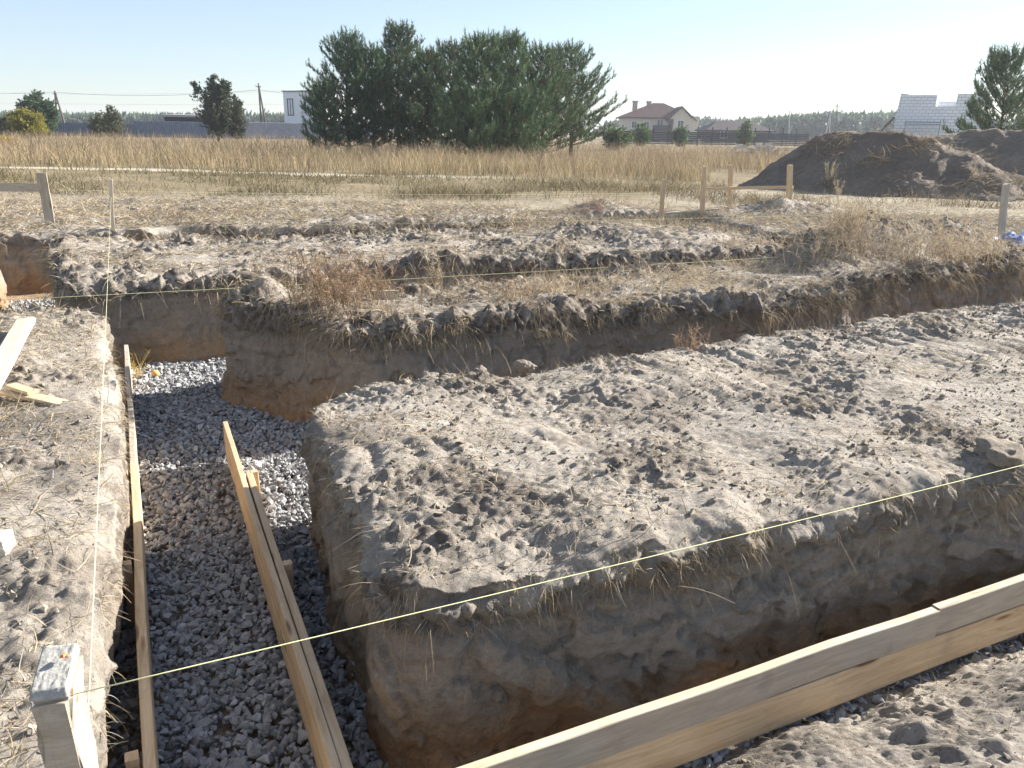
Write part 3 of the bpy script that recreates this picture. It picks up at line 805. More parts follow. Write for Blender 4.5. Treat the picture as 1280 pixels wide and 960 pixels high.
# ------------------------------------------------------------------ weeds and small finds
def weed_mesh(name, h, spread, stems, fluff, cs, cf, seed, leafy=0, base=.08):
    r = np.random.default_rng(seed); parts = []
    a = r.uniform(0, 6.283, stems); tilt = np.abs(r.normal(0, spread, stems))
    d = np.stack([np.cos(a) * tilt, np.sin(a) * tilt, np.ones(stems)], 1); L = h * r.uniform(.3, 1.0, stems) ** .8
    b0 = np.c_[r.normal(0, base, (stems, 2)), np.full(stems, -.04)]
    bd = np.c_[r.normal(0, .18, (stems, 2)) * L[:, None], -.08 * L]
    c = np.array(cs)[None] * r.uniform(.7, 1.3, (stems, 1))
    parts.append(ribbons(b0, d, L, .004 + .003 * h, bd, 5, np.repeat(c, 1, 0), .6))
    dn = d / np.linalg.norm(d, axis=1)[:, None]
    k = fluff
    si = r.integers(0, stems, k); t = r.uniform(.35, 1.0, k) ** .8
    p = b0[si] + dn[si] * (L[si] * t)[:, None] + bd[si] * (t ** 2)[:, None]
    dd = dn[si] * .8 + r.normal(0, .7, (k, 3)); ll = r.uniform(.02, .09, k) * (.6 + h * .6)
    cc = np.array(cf)[None] * r.uniform(.6, 1.35, (k, 1))
    parts.append(ribbons(p, dd, ll, .007, r.normal(0, .25, (k, 3)) * ll[:, None], 2, cc, .7))
    V, Fs, Cc = merge(parts)
    return np_mesh(name, V, Fs, PLANT, False, Cc)
TAN, RUST, GREY = (.46, .38, .27), (.29, .205, .135), (.31, .27, .22)
def weed(x, y, h, spread, stems, fluff, cf, label, z=0.0, cs=(.30, .23, .15), group='dry weeds standing on the banks', base=.08, name='dry_weed', tilt=None):
    p = G(x, y, z); o = link(name, weed_mesh(name, h, spread, stems, fluff, cs, cf, int(x * 7 + y), base=base), None, p)
    o.rotation_euler = tilt if tilt else (0, 0, random.uniform(0, 6)); return tag(o, label, 'weed', group)
weed(415, 390, .66, .26, 80, 1900, RUST, 'dense rust brown weed clump on the blunt end of the middle strip', .06, (.27, .20, .135), base=.16)
weed(455, 380, .55, .32, 50, 900, RUST, 'looser greyish brown weed clump right beside the dense rust brown one', .02, (.27, .20, .14), base=.16)
weed(397, 384, .34, .4, 60, 600, TAN, 'low tan weed tuft at the left foot of the dense brown clump', .05, base=.12)
weed(546, 364, .55, .09, 16, 260, TAN, 'single tall tan plume alone in front of the dark back bank face', 0, base=.03)
weed(700, 322, .36, .2, 22, 160, RUST, 'small rusty weed on the back bank beneath the short tilted stake', .05)
weed(742, 262, .60, .55, 60, 260, RUST, 'sprawling reddish dead weed on the mound below the big pines', .15, (.27, .18, .13), base=.15)
weed(1060, 312, .75, .22, 110, 2400, TAN, 'tall tan plumed weed rising from the left of the grassy mound', .2, base=.15)
weed(1030, 318, .45, .45, 90, 1200, TAN, 'bushy straw coloured weed at the left foot of the grassy mound', .18, base=.25)
weed(1105, 320, .5, .5, 90, 1200, GREY, 'grey brown weed sprawling over the middle of the grassy mound', .28, base=.3)
weed(1165, 318, .55, .42, 110, 1900, TAN, 'broad pale weed crowning the right of the grassy mound', .26, base=.35)
weed(1205, 322, .45, .5, 120, 1600, TAN, 'low pale weed at the right end of the grassy mound by the dark pit', .18, base=.22)
weed(1035, 244, 1.05, .07, 14, 900, (.5, .42, .28), 'taller of the upright pale plumes standing in front of the dirt heap', 0, base=.04)
weed(1062, 243, 1.15, .03, 8, 700, (.46, .40, .24), 'pale plume slanting to the right in front of the dirt heap', 0, base=.03, tilt=(0, .75, 0))
weed(1047, 249, .62, .10, 9, 420, TAN, 'shorter pale plume beside the taller one in front of the dirt heap', 0, base=.05)
weed(1143, 262, .55, .2, 14, 120, RUST, 'thin reddish weed in the open ground below the right of the heap', 0)
weed(1125, 285, .75, .3, 5, 30, GREY, 'thin dark bare stalk leaning right above the grassy mound', .0, (.13, .10, .08), base=.03)
weed(470, 282, .55, .12, 3, 26, GREY, 'thin dark leaning stalk on the pale ground below the second pine', 0, (.15, .12, .09), base=.02)
weed(379, 284, .52, .06, 3, 26, GREY, 'thin dark upright stalk on the pale ground below the leftmost pine', 0, (.15, .12, .09), base=.02)
weed(318, 300, .5, .08, 3, 18, GREY, 'faint grey stalk on the back bank between the thin stake and the pines', 0, (.17, .14, .11), base=.02)
weed(860, 442, .30, .2, 30, 160, RUST, 'short reddish root tuft hanging at the back rim of the island', -.05, (.34, .2, .12), base=.05)
weed(205, 277, .35, .75, 90, 300, RUST, 'flattened dark brush heap on the pale ground right of the thin white stake', 0, (.2, .15, .1), base=.4)
weed(640, 372, .28, .5, 70, 500, RUST, 'low brown weed patch in the middle of the strip behind the island', .05, base=.25)
weed(735, 362, .30, .5, 90, 600, TAN, 'low golden grass patch on the strip right of the brown weed patch', .06, base=.3)
weed(170, 470, .34, .5, 26, 60, (.55, .42, .12), 'yellowish stringy tuft at the far end of the left formwork', -.86, (.5, .38, .1), base=.05)

def ball(name, p, r, cols, label, cat):
    bm = bmesh.new(); bmesh.ops.create_icosphere(bm, subdivisions=3, radius=r)
    for v in bm.verts: v.co *= 1 + .05 * math.sin(v.co.x * 60 + v.co.z * 40); v.co.z *= .92 - .06 * (v.co.xy.length < r * .3)
    me = bpy.data.meshes.new(name); bm.to_mesh(me); bm.free()
    s = NT(name + '_skin'); n = s.noise(s.obj(), 16, 3, .6); me.materials.append(s.fin(s.ramp(n, [(.4, cols[0]), (.6, cols[1])]), .5))
    for q in me.polygons: q.use_smooth = True
    return tag(link(name, me, None, p), label, cat)
ball('round_fruit', G(194, 467, -.85), .04, ((.66, .48, .16), (.58, .27, .08)), 'small yellow and orange round fruit lying on the sunlit gravel', 'fruit')

def clod(p, r, seed, label, squash=.7):
    bm = bmesh.new(); bmesh.ops.create_icosphere(bm, subdivisions=4, radius=1)
    V = np.array([v.co[:] for v in bm.verts]); dsp = billow(V + seed, .9, 3, seed) * .28 + fbm(V + seed, .3, 2, seed) * .07
    # flatten a few facets
    rr = np.random.default_rng(seed)
    for _ in range(7):
        nrm = rr.normal(size=3); nrm /= np.linalg.norm(nrm); dd = V @ nrm; m = dd > .72; V[m] -= nrm * (dd[m] - .72)[:, None] * .8
    V = V * (1 + dsp)[:, None] * np.array([1.1, .85, squash]) * r
    Fa = np.array([[v.index for v in f.verts] for f in bm.faces]); bm.free()
    me = np_mesh('soil_clod', V, [Fa], CRUMB, True, np.full((len(V), 3), (.21, .175, .14)))
    o = link('soil_clod', me, None, p + Vector((0, 0, r * squash * .45))); o.rotation_euler = (0, 0, seed); return tag(o, label, 'soil clod', 'big clods lying on the banks')
clod(G(1112, 546), .045, 3, 'lone fist sized clod with a long shadow in the open middle right of the island')
clod(G(1244, 572), .15, 4, 'largest dark clod at the right edge of the island rim', .5)
clod(G(600, 469), .075, 5, 'dark clod on the back rim of the island, nearest to the nose of the strip', .6)
clod(G(655, 460), .075, 6, 'dark clod on the back rim of the island, middle of three', .6)
clod(G(540, 474), .055, 7, 'dark crumbly clod among straw at the left end of the back rim', .6)
clod(G(800, 470), .07, 8, 'low dark clod in the rough patch behind the middle of the island', .5)
clod(G(85, 585), .055, 9, 'rounded clod beside the hollow on the left bank', .6)
clod(G(836, 612), .07, 10, 'broad clod near the front rim of the island below the pale bare patch', .45)
# blue sheet beyond the pit
def rag():
    p = G(1278, 306, 0.05); n = 16; V = []; 
    for i in range(n + 1):
        for j in range(n + 1):
            u, v = i / n - .5, j / n - .5
            h = float(billow(np.array([[u * 2, v * 2, .3]]), .45, 2, 9.)[0]) * .10
            V.append((u * 1.1, v * .7, max(.0, .16 * (1 - 3 * u * u - 3 * v * v) + h)))
    Q = [(i * (n + 1) + j, (i + 1) * (n + 1) + j, (i + 1) * (n + 1) + j + 1, i * (n + 1) + j + 1) for i in range(n) for j in range(n)]
    me = bpy.data.meshes.new('plastic_sheet'); me.from_pydata(V, [], Q); me.update()
    for q in me.polygons: q.use_smooth = True
    me.materials.append(mat_plain('blue_plastic', (.13, .19, .33), .4, 6, .35))
    tag(link('plastic_sheet', me, None, p), 'crumpled blue plastic sheet at the right edge beyond the dark pit', 'plastic sheet')
rag()
#PART3
# ------------------------------------------------------------------ dirt heaps
HEAPM = None
def mat_heap():
    s = NT('heap_soil'); p = s.pos(); n1 = s.noise(p, .9, 6, .65); n2 = s.noise(p, 6, 6, .7); n3 = s.noise(p, 30, 5, .7)
    f = s.math('ADD', s.math('MULTIPLY', n1, .6), s.math('ADD', s.math('MULTIPLY', n2, .5), s.math('MULTIPLY', n3, .4)))
    c = s.ramp(s.val(f, .5, 1.0), [(0, (.12, .095, .074)), (.5, (.20, .162, .128)), (1, (.31, .26, .205))])
    b = s.bump(n2, .9, .10); b = s.bump(n3, .8, .03, b); return s.fin(c, .95, b, .1)
HEAPM = mat_heap()
def heap(ridge, slope, label, seed, straw):
    R_ = np.array(ridge, float); hm = R_[:, 2].max(); pad = hm / slope + .5
    lo, hi = R_[:, :2].min(0) - pad, R_[:, :2].max(0) + pad; st = .07
    X, Y = np.meshgrid(np.arange(lo[0], hi[0], st), np.arange(lo[1], hi[1], st), indexing='ij'); P = np.c_[X.ravel(), Y.ravel()]
    P3_ = np.c_[P, np.full(len(P), seed)]
    H = np.full(len(P), -9.0)
    for a, b in zip(R_[:-1], R_[1:]):
        ab = (b - a)[:2]; t = np.clip(((P - a[:2]) @ ab) / (ab @ ab), 0, 1)
        d = np.hypot(*(P - a[:2] - t[:, None] * ab).T); hz = a[2] + (b[2] - a[2]) * t
        k = .22; d2 = np.sqrt(d * d + k * k) - k
        H = np.maximum(H, hz - d2 * slope)
    nz = fbm(P3_, 2.4, 3, 3.) * .22 + billow(P3_, .7, 3, 5.) * .05 + billow(P3_, .22, 2, 7.) * .035
    ang = P[:, 0] * .8 + P[:, 1] * .2
    nz += fbm(np.c_[ang * 1.0, H * .25, np.full(len(P), seed)], .55, 2, 8.) * .06 * sstep(0, .5, H)
    Hh = H + nz * sstep(-.5, .35, H)
    c0 = np.array([R_[:, 0].mean(), R_[:, 1].mean(), 0])
    V = np.c_[P, Hh] - c0; nj_ = X.shape[1]
    ii = (np.arange(X.shape[0] - 1)[:, None] * nj_ + np.arange(nj_ - 1)[None]).ravel()
    Q = np.stack([ii, ii + nj_, ii + nj_ + 1, ii + 1], 1); Q = Q[(V[Q][:, :, 2] > -.4).any(1)]
    used = np.zeros(len(V), bool); used[Q.ravel()] = True; idx = np.cumsum(used) - 1
    root = empty('dirt_heap', c0, label, 'dirt heap', 'heaps of dug soil')
    link('soil', np_mesh('soil', V[used], [idx[Q]], HEAPM, True), root)
    ids = np.nonzero(used & (V[:, 2] > .05))[0]; ids = RNG.choice(ids, straw)
    p = V[ids]; w = p[:, 0] / (hi[0] - lo[0]) + .5
    p = p[RNG.random(len(p)) < sstep(.05, .4, fbm(p, .9, 3, 9. + seed) + .5 * (w - .55)) + .02]; k = len(p)
    d = np.c_[RNG.normal(-.2, .6, (k, 1)), RNG.normal(-.4, .5, (k, 1)), RNG.normal(.35, .4, (k, 1))]; L = RNG.uniform(.12, .42, k)
    V2, F2, C2 = ribbons(p, d, L, .018, RNG.normal(0, .2, (k, 3)) * L[:, None] - np.array([0, 0, .25]) * L[:, None], 3, strawcol(k, .15) * .8, .6)
    o = link('dry_grass', np_mesh('dry_grass', V2, [F2], PLANT, False, C2), root); o['kind'] = 'stuff'
    return root
rr = lambda x, y, Y: tuple(at(x, y, Y))
heap([rr(1036, 171, 25.6), rr(1068, 163.5, 25.2), rr(1115, 164, 24.5), rr(1160, 168, 24), rr(1205, 186, 23.3), rr(1265, 218, 22.6)], .66, 'long dark dirt heap with straw on its right slope, behind the stakes', 3.0, 9000)
heap([rr(1150, 172, 33), rr(1185, 164, 32.5), rr(1235, 159, 31.5), rr(1330, 160, 30), rr(1420, 166, 28.5)], .64, 'dirt heap at the right edge, behind the first heap and below the single pine', 7.0, 3000)

# ------------------------------------------------------------------ meadow grass
def grass(n, y0, y1, dens_pow, h0, h1, w, cA, cB, thr, off, tip=None, name='tall_grass', label='', xlim=None, cond=None, lean=.16, nseg=2):
    # even in depth per equal picture area: more where it is nearer
    t = RNG.random(n); y = 1 / (1 / y0 + (1 / y1 - 1 / y0) * t ** dens_pow)
    x = (RNG.random(n) - .5) * 2 * (.80 * y + 3)
    p = np.c_[x, y, np.zeros(n)]
    c1 = fbm(p, 5.0, 3, off); keep = RNG.random(n) < sstep(thr[0], thr[1], c1) * .95 + .05
    if cond is not None: keep &= cond(x, y)
    p, c1 = p[keep], c1[keep]; k = len(p)
    p[:, 2] = np.interp(p[:, 1], [0, 1], [0, 0]) + hfield(p) - .05 + sstep(18.5, 22, p[:, 1]) * sstep(30, 26, p[:, 1]) * (fbm(p, 3, 2, 55.) * .10 + .05)
    d = np.c_[RNG.normal(0, lean, (k, 2)), np.ones(k)]
    L = RNG.uniform(h0, h1, k) * (1 + .55 * np.clip(fbm(p, 2.4, 3, off + 3), -1, 1))
    cc = mixcol(cA, cB, np.clip(.5 + .5 * fbm(p, 3.0, 3, off + 7) + RNG.normal(0, .25, k), 0, 1)) * RNG.uniform(.75, 1.25, (k, 1))
    ww = w * (.5 + .5 * p[:, 1] / y0) * RNG.uniform(.6, 1.3, k)
    return ribbons(p, d, L, ww, np.c_[RNG.normal(0, .25, (k, 2)) * L[:, None], -.1 * L], nseg, cc, .55)
track = lambda x, y: ~((np.abs(y + .10 * x - 28.6) < .55) & (x < -1.5 + 3 * np.sin(y * 3)))
notheap = lambda x, y: ~((x > 5.6 + (y - 20) * .15) & (y > 21) & (y < 36))
litter = lambda x, y: ~((x > 7.5) & (y > 22.5) & (y < 36))
both = lambda x, y: track(x, y) & notheap(x, y)
parts = [
    grass(42000, 29.3, 96, .9, .55, 1.05, .014, (.18, .13, .085), (.42, .33, .21), (-.9, -.1), 120., cond=both),
    grass(22000, 28.8, 44, 1.0, .45, .85, .014, (.30, .235, .13), (.56, .46, .28), (-.3, .35), 124., cond=both),
    grass(5000, 29.5, 80, 1.0, .9, 1.35, .02, (.13, .09, .06), (.30, .22, .14), (.05, .4), 129., cond=both, lean=.1),
    grass(12000, 28.9, 70, 1.0, .25, .5, .018, (.08, .09, .035), (.19, .18, .08), (-.3, .3), 127., cond=both)]
V, Fs, Cc = merge(parts)
tag(link('tall_grass', np_mesh('tall_grass', V, Fs, PLANT, False, Cc)), 'tall dry brown grass of the meadow', 'grass', kind='stuff')
parts = [
    grass(38000, 19.5, 28.3, 1.0, .10, .36, .013, (.065, .064, .034), (.23, .185, .105), (-.25, .25), 130., cond=both, lean=.4),
    grass(13000, 19.5, 29.0, 1.0, .15, .45, .010, (.22, .17, .10), (.42, .34, .21), (-.3, .4), 133., cond=both, lean=.35),
    grass(60000, 13.5, 22, 1.0, .06, .22, .010, (.17, .13, .085), (.46, .39, .28), (-.6, .3), 136., cond=litter, lean=1.4),
    grass(7000, 28.0, 29.2, 1.0, .08, .2, .012, (.2, .16, .08), (.4, .33, .2), (-.2, .4), 139., lean=.5, cond=lambda x, y: x > -3)]
V, Fs, Cc = merge(parts)
tag(link('low_grass', np_mesh('low_grass', V, Fs, PLANT, False, Cc)), 'low green and straw coloured weeds between the pale ground and the meadow', 'grass', kind='stuff')

# ------------------------------------------------------------------ trees
def tufts(P, D, n, L, W, spread, cA, cB, r):
    k = len(P); base = np.repeat(P, n, 0); d = np.repeat(D, n, 0) + r.normal(0, spread, (k * n, 3))
    d /= np.linalg.norm(d, axis=1)[:, None]; q = r.normal(size=(k * n, 3)); s = np.cross(d, q); s /= np.linalg.norm(s, axis=1)[:, None] + 1e-9
    ln = L * r.uniform(.6, 1.2, k * n)[:, None]
    o = base + np.repeat(D, n, 0) * (r.uniform(-.6, .5, (k * n, 1)) * L)
    V = np.stack([o - s * W / 2, o + s * W / 2, o + d * ln], 1).reshape(-1, 3)
    Fa = np.arange(k * n * 3).reshape(-1, 3)
    tc = np.repeat(r.uniform(0, 1, k), n); c = mixcol(cA, cB, np.clip(tc + r.normal(0, .15, k * n), 0, 1))
    return V, Fa, np.repeat(c, 3, 0)

def limbs(segs, mat, name, parent, sides=5):
    Vs, Qs = [], []; n = 0
    for pts, rad in segs:
        V, Q = tube(pts, list(rad), sides); Vs += V; Qs += [tuple(i + n for i in q) for q in Q]; n += len(V)
    me = bpy.data.meshes.new(name); me.from_pydata(Vs, [], Qs); me.update(); me.materials.append(mat)
    for p in me.polygons: p.use_smooth = True
    return link(name, me, parent)

def pine(x, ybase_Y, ytop, R, label, seed, dens=1.0, low=.06, lean=0.0, group='pines growing in a clump on the meadow', rise=1.0, nt=13):
    Y = ybase_Y; base = at(x, 170, Y); base.z = float(hfield(np.array([[base.x, Y, 0]]))[0]) - .1
    top = at(x + lean, ytop + 10, Y); H = top.z - base.z
    root = empty('pine_tree', base, label, 'pine tree', group)
    r = np.random.default_rng(seed); segs = []; tone = r.uniform(.75, 1.25)
    tx = (top.x - base.x)
    tp = lambda t: Vector((tx * t + .06 * math.sin(t * 7 + seed), .06 * math.cos(t * 5 + seed), H * t))
    segs.append(([tp(i / 10) for i in range(11)], [.14 * (1 - .93 * i / 10) * (H / 6) for i in range(11)]))
    TP, TD = [], []
    nw = int(H / .34)
    for w in range(nw):
        t = low + (1 - low) * (w + .3 * r.random()) / nw
        if t > .985: continue
        c = tp(t); prof = min(1.0, 1.15 * (1 - t) ** .60) * (1.0 if t > .2 else .82 + t)
        nb = int(r.integers(5, 8)); a0 = r.uniform(0, 6.28)
        for b in range(nb):
            a = a0 + 6.283 * b / nb + r.normal(0, .25); ln = max(.25, R * prof * r.uniform(.62, 1.16) + .12)
            el = math.radians(10 + (26 if dens < 1 else 42) * t + r.normal(0, 7)); dirh = Vector((math.cos(a), math.sin(a), 0))
            pts = [c + dirh * (ln * s * math.cos(el)) + Vector((0, 0, ln * (s * math.sin(el) + .22 * rise * s * s))) for s in (0, .35, .7, 1.0)]
            segs.append((pts, [.028, .02, .012, .005]))
            m = max(3, int(ln * 8.0 * dens))
            for q in range(m):
                s = .28 + .72 * (q + r.random()) / m
                p = c + dirh * (ln * s * math.cos(el)) + Vector((0, 0, ln * (s * math.sin(el) + .22 * rise * s * s)))
                # side twig, turned upwards at the end
                sa = a + r.choice((-1, 1)) * r.uniform(.5, 1.1); tl = r.uniform(.12, .5) * (1.15 - s * .6) * min(1.0, ln)
                e = p + Vector((math.cos(sa), math.sin(sa), 0)) * tl + Vector((0, 0, tl * .45))
                TP.append(e); TD.append(Vector((math.cos(sa) * .55, math.sin(sa) * .55, 1.0)).normalized())
                if r.random() < .5: TP.append((p + e) / 2); TD.append(Vector((math.cos(sa) * .7, math.sin(sa) * .7, .7)).normalized())
            TP.append(pts[-1]); TD.append(Vector((dirh.x * .6, dirh.y * .6, 1)).normalized())
            TP.append(pts[-1] + Vector((dirh.x * .05, dirh.y * .05, .22))); TD.append(Vector((dirh.x * .2, dirh.y * .2, 1)).normalized())
    for k in range(7): TP.append(tp(1 - .03 * k)); TD.append(Vector((r.normal(0, .25), r.normal(0, .25), 1)).normalized())
    limbs(segs, BARK, 'trunk', root)
    TP, TD = np.array([v[:] for v in TP]), np.array([v[:] for v in TD])
    V, Fa, Cc = tufts(TP, TD, nt, .25, .032, .42, tuple(np.array((.04, .085, .04)) * tone), tuple(np.array((.13, .21, .095)) * tone * np.array((1.0 + .25 * r.random(), 1, 1))), r)
    br = np.repeat(r.random(len(TP)) < .05, nt * 3); Cc[br] = np.array((.16, .10, .05))
    link('crown', np_mesh('crown', V, [Fa], NEEDLE, False, Cc), root)
    return root

pine(434, 52, 40, 2.75, 'leftmost pine of the big clump, with a tall narrow top', 1, 1.1)
pine(498, 54, 29, 3.0, 'tallest pine of the clump, second from the left', 2, 1.1)
pine(466, 52, 58, 2.6, 'low young pine filling the gap before the two left pines', 12, 1.0)
pine(562, 53, 55, 2.9, 'pine with a lower rounded top, third from the left in the clump', 3, 1.1)
pine(603, 47, 46, 2.8, 'dense wide front pine of the clump, left of its darkest gap', 4, 1.35, .02)
pine(640, 48.5, 42, 2.8, 'dense pine just right of the wide front pine, with a pointed top', 5, 1.25, .02)
pine(678, 50, 58, 2.7, 'shorter pine between the dense front pair and the loose right pine', 6, 1.1)
pine(714, 54, 54, 3.2, 'loose open pine at the right end of the clump, with long bare gaps', 7, .9, .12)
pine(532, 51, 66, 2.7, 'low dark pine at the foot of the clump centre', 8, 1.2, .02)
pine(405, 50, 95, 1.35, 'small pine leaning out at the far left foot of the clump', 13, .9)
pine(590, 45.5, 112, 2.2, 'small light green pine bushing out in front of the dense front pine', 14, 1.3, .0)
pine(652, 46.5, 112, 2.1, 'small pine at the right front foot of the clump', 15, 1.2, .0)
pine(1258, 42, 64, 2.6, 'single broad pine rising behind the second dirt heap', 9, 1.15, .08, group=None)

def leafy(name, x, Y, ytop, R, label, seed, cA, cB, leaf, n, cat='tree', up=.5, stems=7, ybase=.0, shape=1.0, spiky=0.0):
    base = at(x, 170, Y); base.z = -.1; top = at(x, ytop, Y); H = top.z - base.z
    root = empty(name, base, label, cat); r = np.random.default_rng(seed); segs = []; P, D = [], []
    for s in range(stems):
        a = r.uniform(0, 6.28); sp = R * r.uniform(.15, .9) * (0 if s == 0 else 1); h = H * (1 if s == 0 else r.uniform(.62, .95))
        e = Vector((math.cos(a) * sp, math.sin(a) * sp, h))
        pts = [Vector((e.x * t ** 1.4, e.y * t ** 1.4, h * t)) for t in (0, .3, .6, .85, 1.0)]; segs.append((pts, [.07, .055, .035, .018, .006]))
        nb = 16
        for b in range(nb):
            t = .05 + .93 * (b + r.random()) / nb; c = Vector((e.x * t ** 1.4, e.y * t ** 1.4, h * t))
            a2 = r.uniform(0, 6.28); ln = R * ((1.02 - t) * .85 + .06 if spiky else .55 * math.sin(min(1, t * shape + .15) * math.pi * .9) + .18) * r.uniform(.5, 1.2)
            q = c + Vector((math.cos(a2) * ln, math.sin(a2) * ln, ln * up)); segs.append(([c, lerp(c, q, .5) + Vector((0, 0, .04)), q], [.016, .010, .004]))
            for k in range(max(1, int(n / (stems * nb)))):
                f = r.uniform(.25, 1.08); p = lerp(c, q, f) + Vector(r.normal(0, .07 + .05 * R, 3)); P.append(p); D.append(Vector((math.cos(a2), math.sin(a2), .6)))
        if spiky:
            for k in range(14): P.append(Vector((e.x, e.y, h - spiky * k / 14 * H))); D.append(Vector((r.normal(0, .5), r.normal(0, .5), 1)))
    limbs(segs, BARK, 'trunk', root)
    V, Fa, Cc = tufts(np.array([v[:] for v in P]), np.array([v[:] for v in D]), 6, leaf, leaf * .55, .8, cA, cB, r)
    link('crown', np_mesh('crown', V, [Fa], LEAF, False, Cc), root); return root
leafy('tree', 273, 82, 96, 2.0, 'dark upright leafy tree standing before the grey fence by the dark shed', 21, (.035, .05, .03), (.10, .12, .065), .22, 3400, up=1.1, stems=9, spiky=.16)
leafy('tree', 296, 83, 120, 1.1, 'thinner dark tree grown against the right side of the upright leafy tree', 22, (.04, .055, .03), (.11, .12, .06), .22, 900, up=1.2, stems=5, spiky=.2)
leafy('tree', 47, 96, 117, 2.7, 'round green tree behind the yellow bush at the far left', 23, (.04, .075, .035), (.10, .15, .07), .30, 3200, up=.3, stems=9)
leafy('bush', 40, 88, 138, 2.0, 'yellowing round bush in front of the fence at the far left', 24, (.20, .19, .03), (.36, .32, .05), .22, 2800, cat='bush', up=.2, stems=10)
leafy('bush', 143, 88, 133, 1.5, 'thin young bush with bare upright twigs before the fence', 25, (.07, .085, .045), (.17, .17, .09), .2, 700, cat='bush', up=.7, stems=7, spiky=.2)
leafy('bush', 124, 98, 143, 1.3, 'low olive bush just left of the thin young bush', 26, (.07, .08, .03), (.15, .15, .06), .25, 700, cat='bush', up=.3, stems=6)
leafy('bush', 10, 99, 144, 1.4, 'small dark green bush at the left border beyond the fence', 27, (.05, .07, .03), (.12, .13, .05), .25, 800, cat='bush', up=.3, stems=6)
leafy('bush', 2, 62, 175, .9, 'small bright yellow flowering bush at the left border in the grass', 28, (.40, .30, .02), (.62, .48, .05), .14, 700, cat='bush', up=.4, stems=6)
leafy('bush', 770, 78, 160, 1.6, 'low green bush under the loose right pine', 29, (.06, .10, .03), (.15, .2, .07), .22, 1000, cat='bush', up=.3, stems=7)
leafy('bush', 801, 105, 156, 1.5, 'green garden bush in front of the cream house, left of its bay', 30, (.05, .10, .03), (.12, .18, .06), .28, 900, cat='bush', up=.3, stems=6)
leafy('bush', 850, 106, 159, 1.3, 'lower green garden bush in front of the right wing of the cream house', 31, (.05, .10, .03), (.12, .18, .06), .28, 600, cat='bush', up=.3, stems=6)
leafy('tree', 931, 105, 152, 1.2, 'pale green young tree before the dark roofed bungalow', 32, (.08, .12, .05), (.17, .21, .09), .28, 700, up=.5, stems=5)
leafy('bush', 1198, 60, 168, 1.5, 'small dark bush at the left foot of the single pine', 33, (.03, .05, .025), (.08, .11, .05), .2, 700, cat='bush', up=.3, stems=6)

# far wood as one mass
def treeline(name, x0, x1, Y, tops, label, seed, cA, cB):
    r = np.random.default_rng(seed); P = []
    xs_ = np.linspace(x0, x1, int((x1 - x0) * 1.0) + 2)
    for x in xs_:
        yt = np.interp(x, [t[0] for t in tops], [t[1] for t in tops]) + r.normal(0, 1.3)
        tp_ = at(x, yt, Y + r.uniform(-6, 14)); R_ = r.uniform(1.6, 3.4) * Y / 250
        k = int(70)
        h = r.random(k) ** .8; P.append(np.c_[tp_.x + r.normal(0, 1, k) * R_ * (1.05 - h) * 1.1, tp_.y + r.normal(0, 1, k) * R_, h * tp_.z])
    P = np.concatenate(P); D = np.tile([0, 0, 1.0], (len(P), 1)) + r.normal(0, .6, (len(P), 3))
    V, Fa, Cc = tufts(P, D, 4, 1.5 * Y / 250, .9 * Y / 250, .6, cA, cB, r)
    tag(link(name, np_mesh(name, V, [Fa], LEAF, False, Cc)), label, 'trees', kind='stuff')
treeline('far_woods', 940, 1125, 270, [(940, 158), (965, 153), (1000, 150), (1040, 148), (1085, 149), (1125, 148)], 'far green wood beyond the dark fence', 41, (.05, .085, .05), (.09, .13, .08))
treeline('far_woods', -40, 400, 330, [(-40, 149), (100, 150), (190, 151), (300, 152), (345, 151), (400, 153)], 'thin strip of distant trees behind the left fence', 42, (.05, .08, .045), (.09, .12, .07))
treeline('far_woods', 760, 950, 330, [(760, 160), (850, 157), (870, 155), (905, 158), (950, 156)], 'strip of distant trees behind the houses', 43, (.045, .075, .045), (.08, .115, .07))
treeline('far_woods', 1100, 1400, 300, [(1100, 151), (1250, 158), (1400, 158)], 'distant trees behind the unfinished block house', 44, (.05, .08, .05), (.09, .12, .08))

# ------------------------------------------------------------------ fences, houses, poles
def boxes(name, lst, mat, parent):
    """several blocks of one part in one mesh: (cx, cy, cz, sx, sy, sz)"""
    bm = bmesh.new()
    for (x, y, z, sx, sy, sz) in lst:
        m = Matrix.Translation((x, y, z)) @ Matrix.Diagonal((sx, sy, sz, 1)); bmesh.ops.create_cube(bm, size=1, matrix=m)
    me = bpy.data.meshes.new(name); bm.to_mesh(me); bm.free(); me.materials.append(mat); return link(name, me, parent)

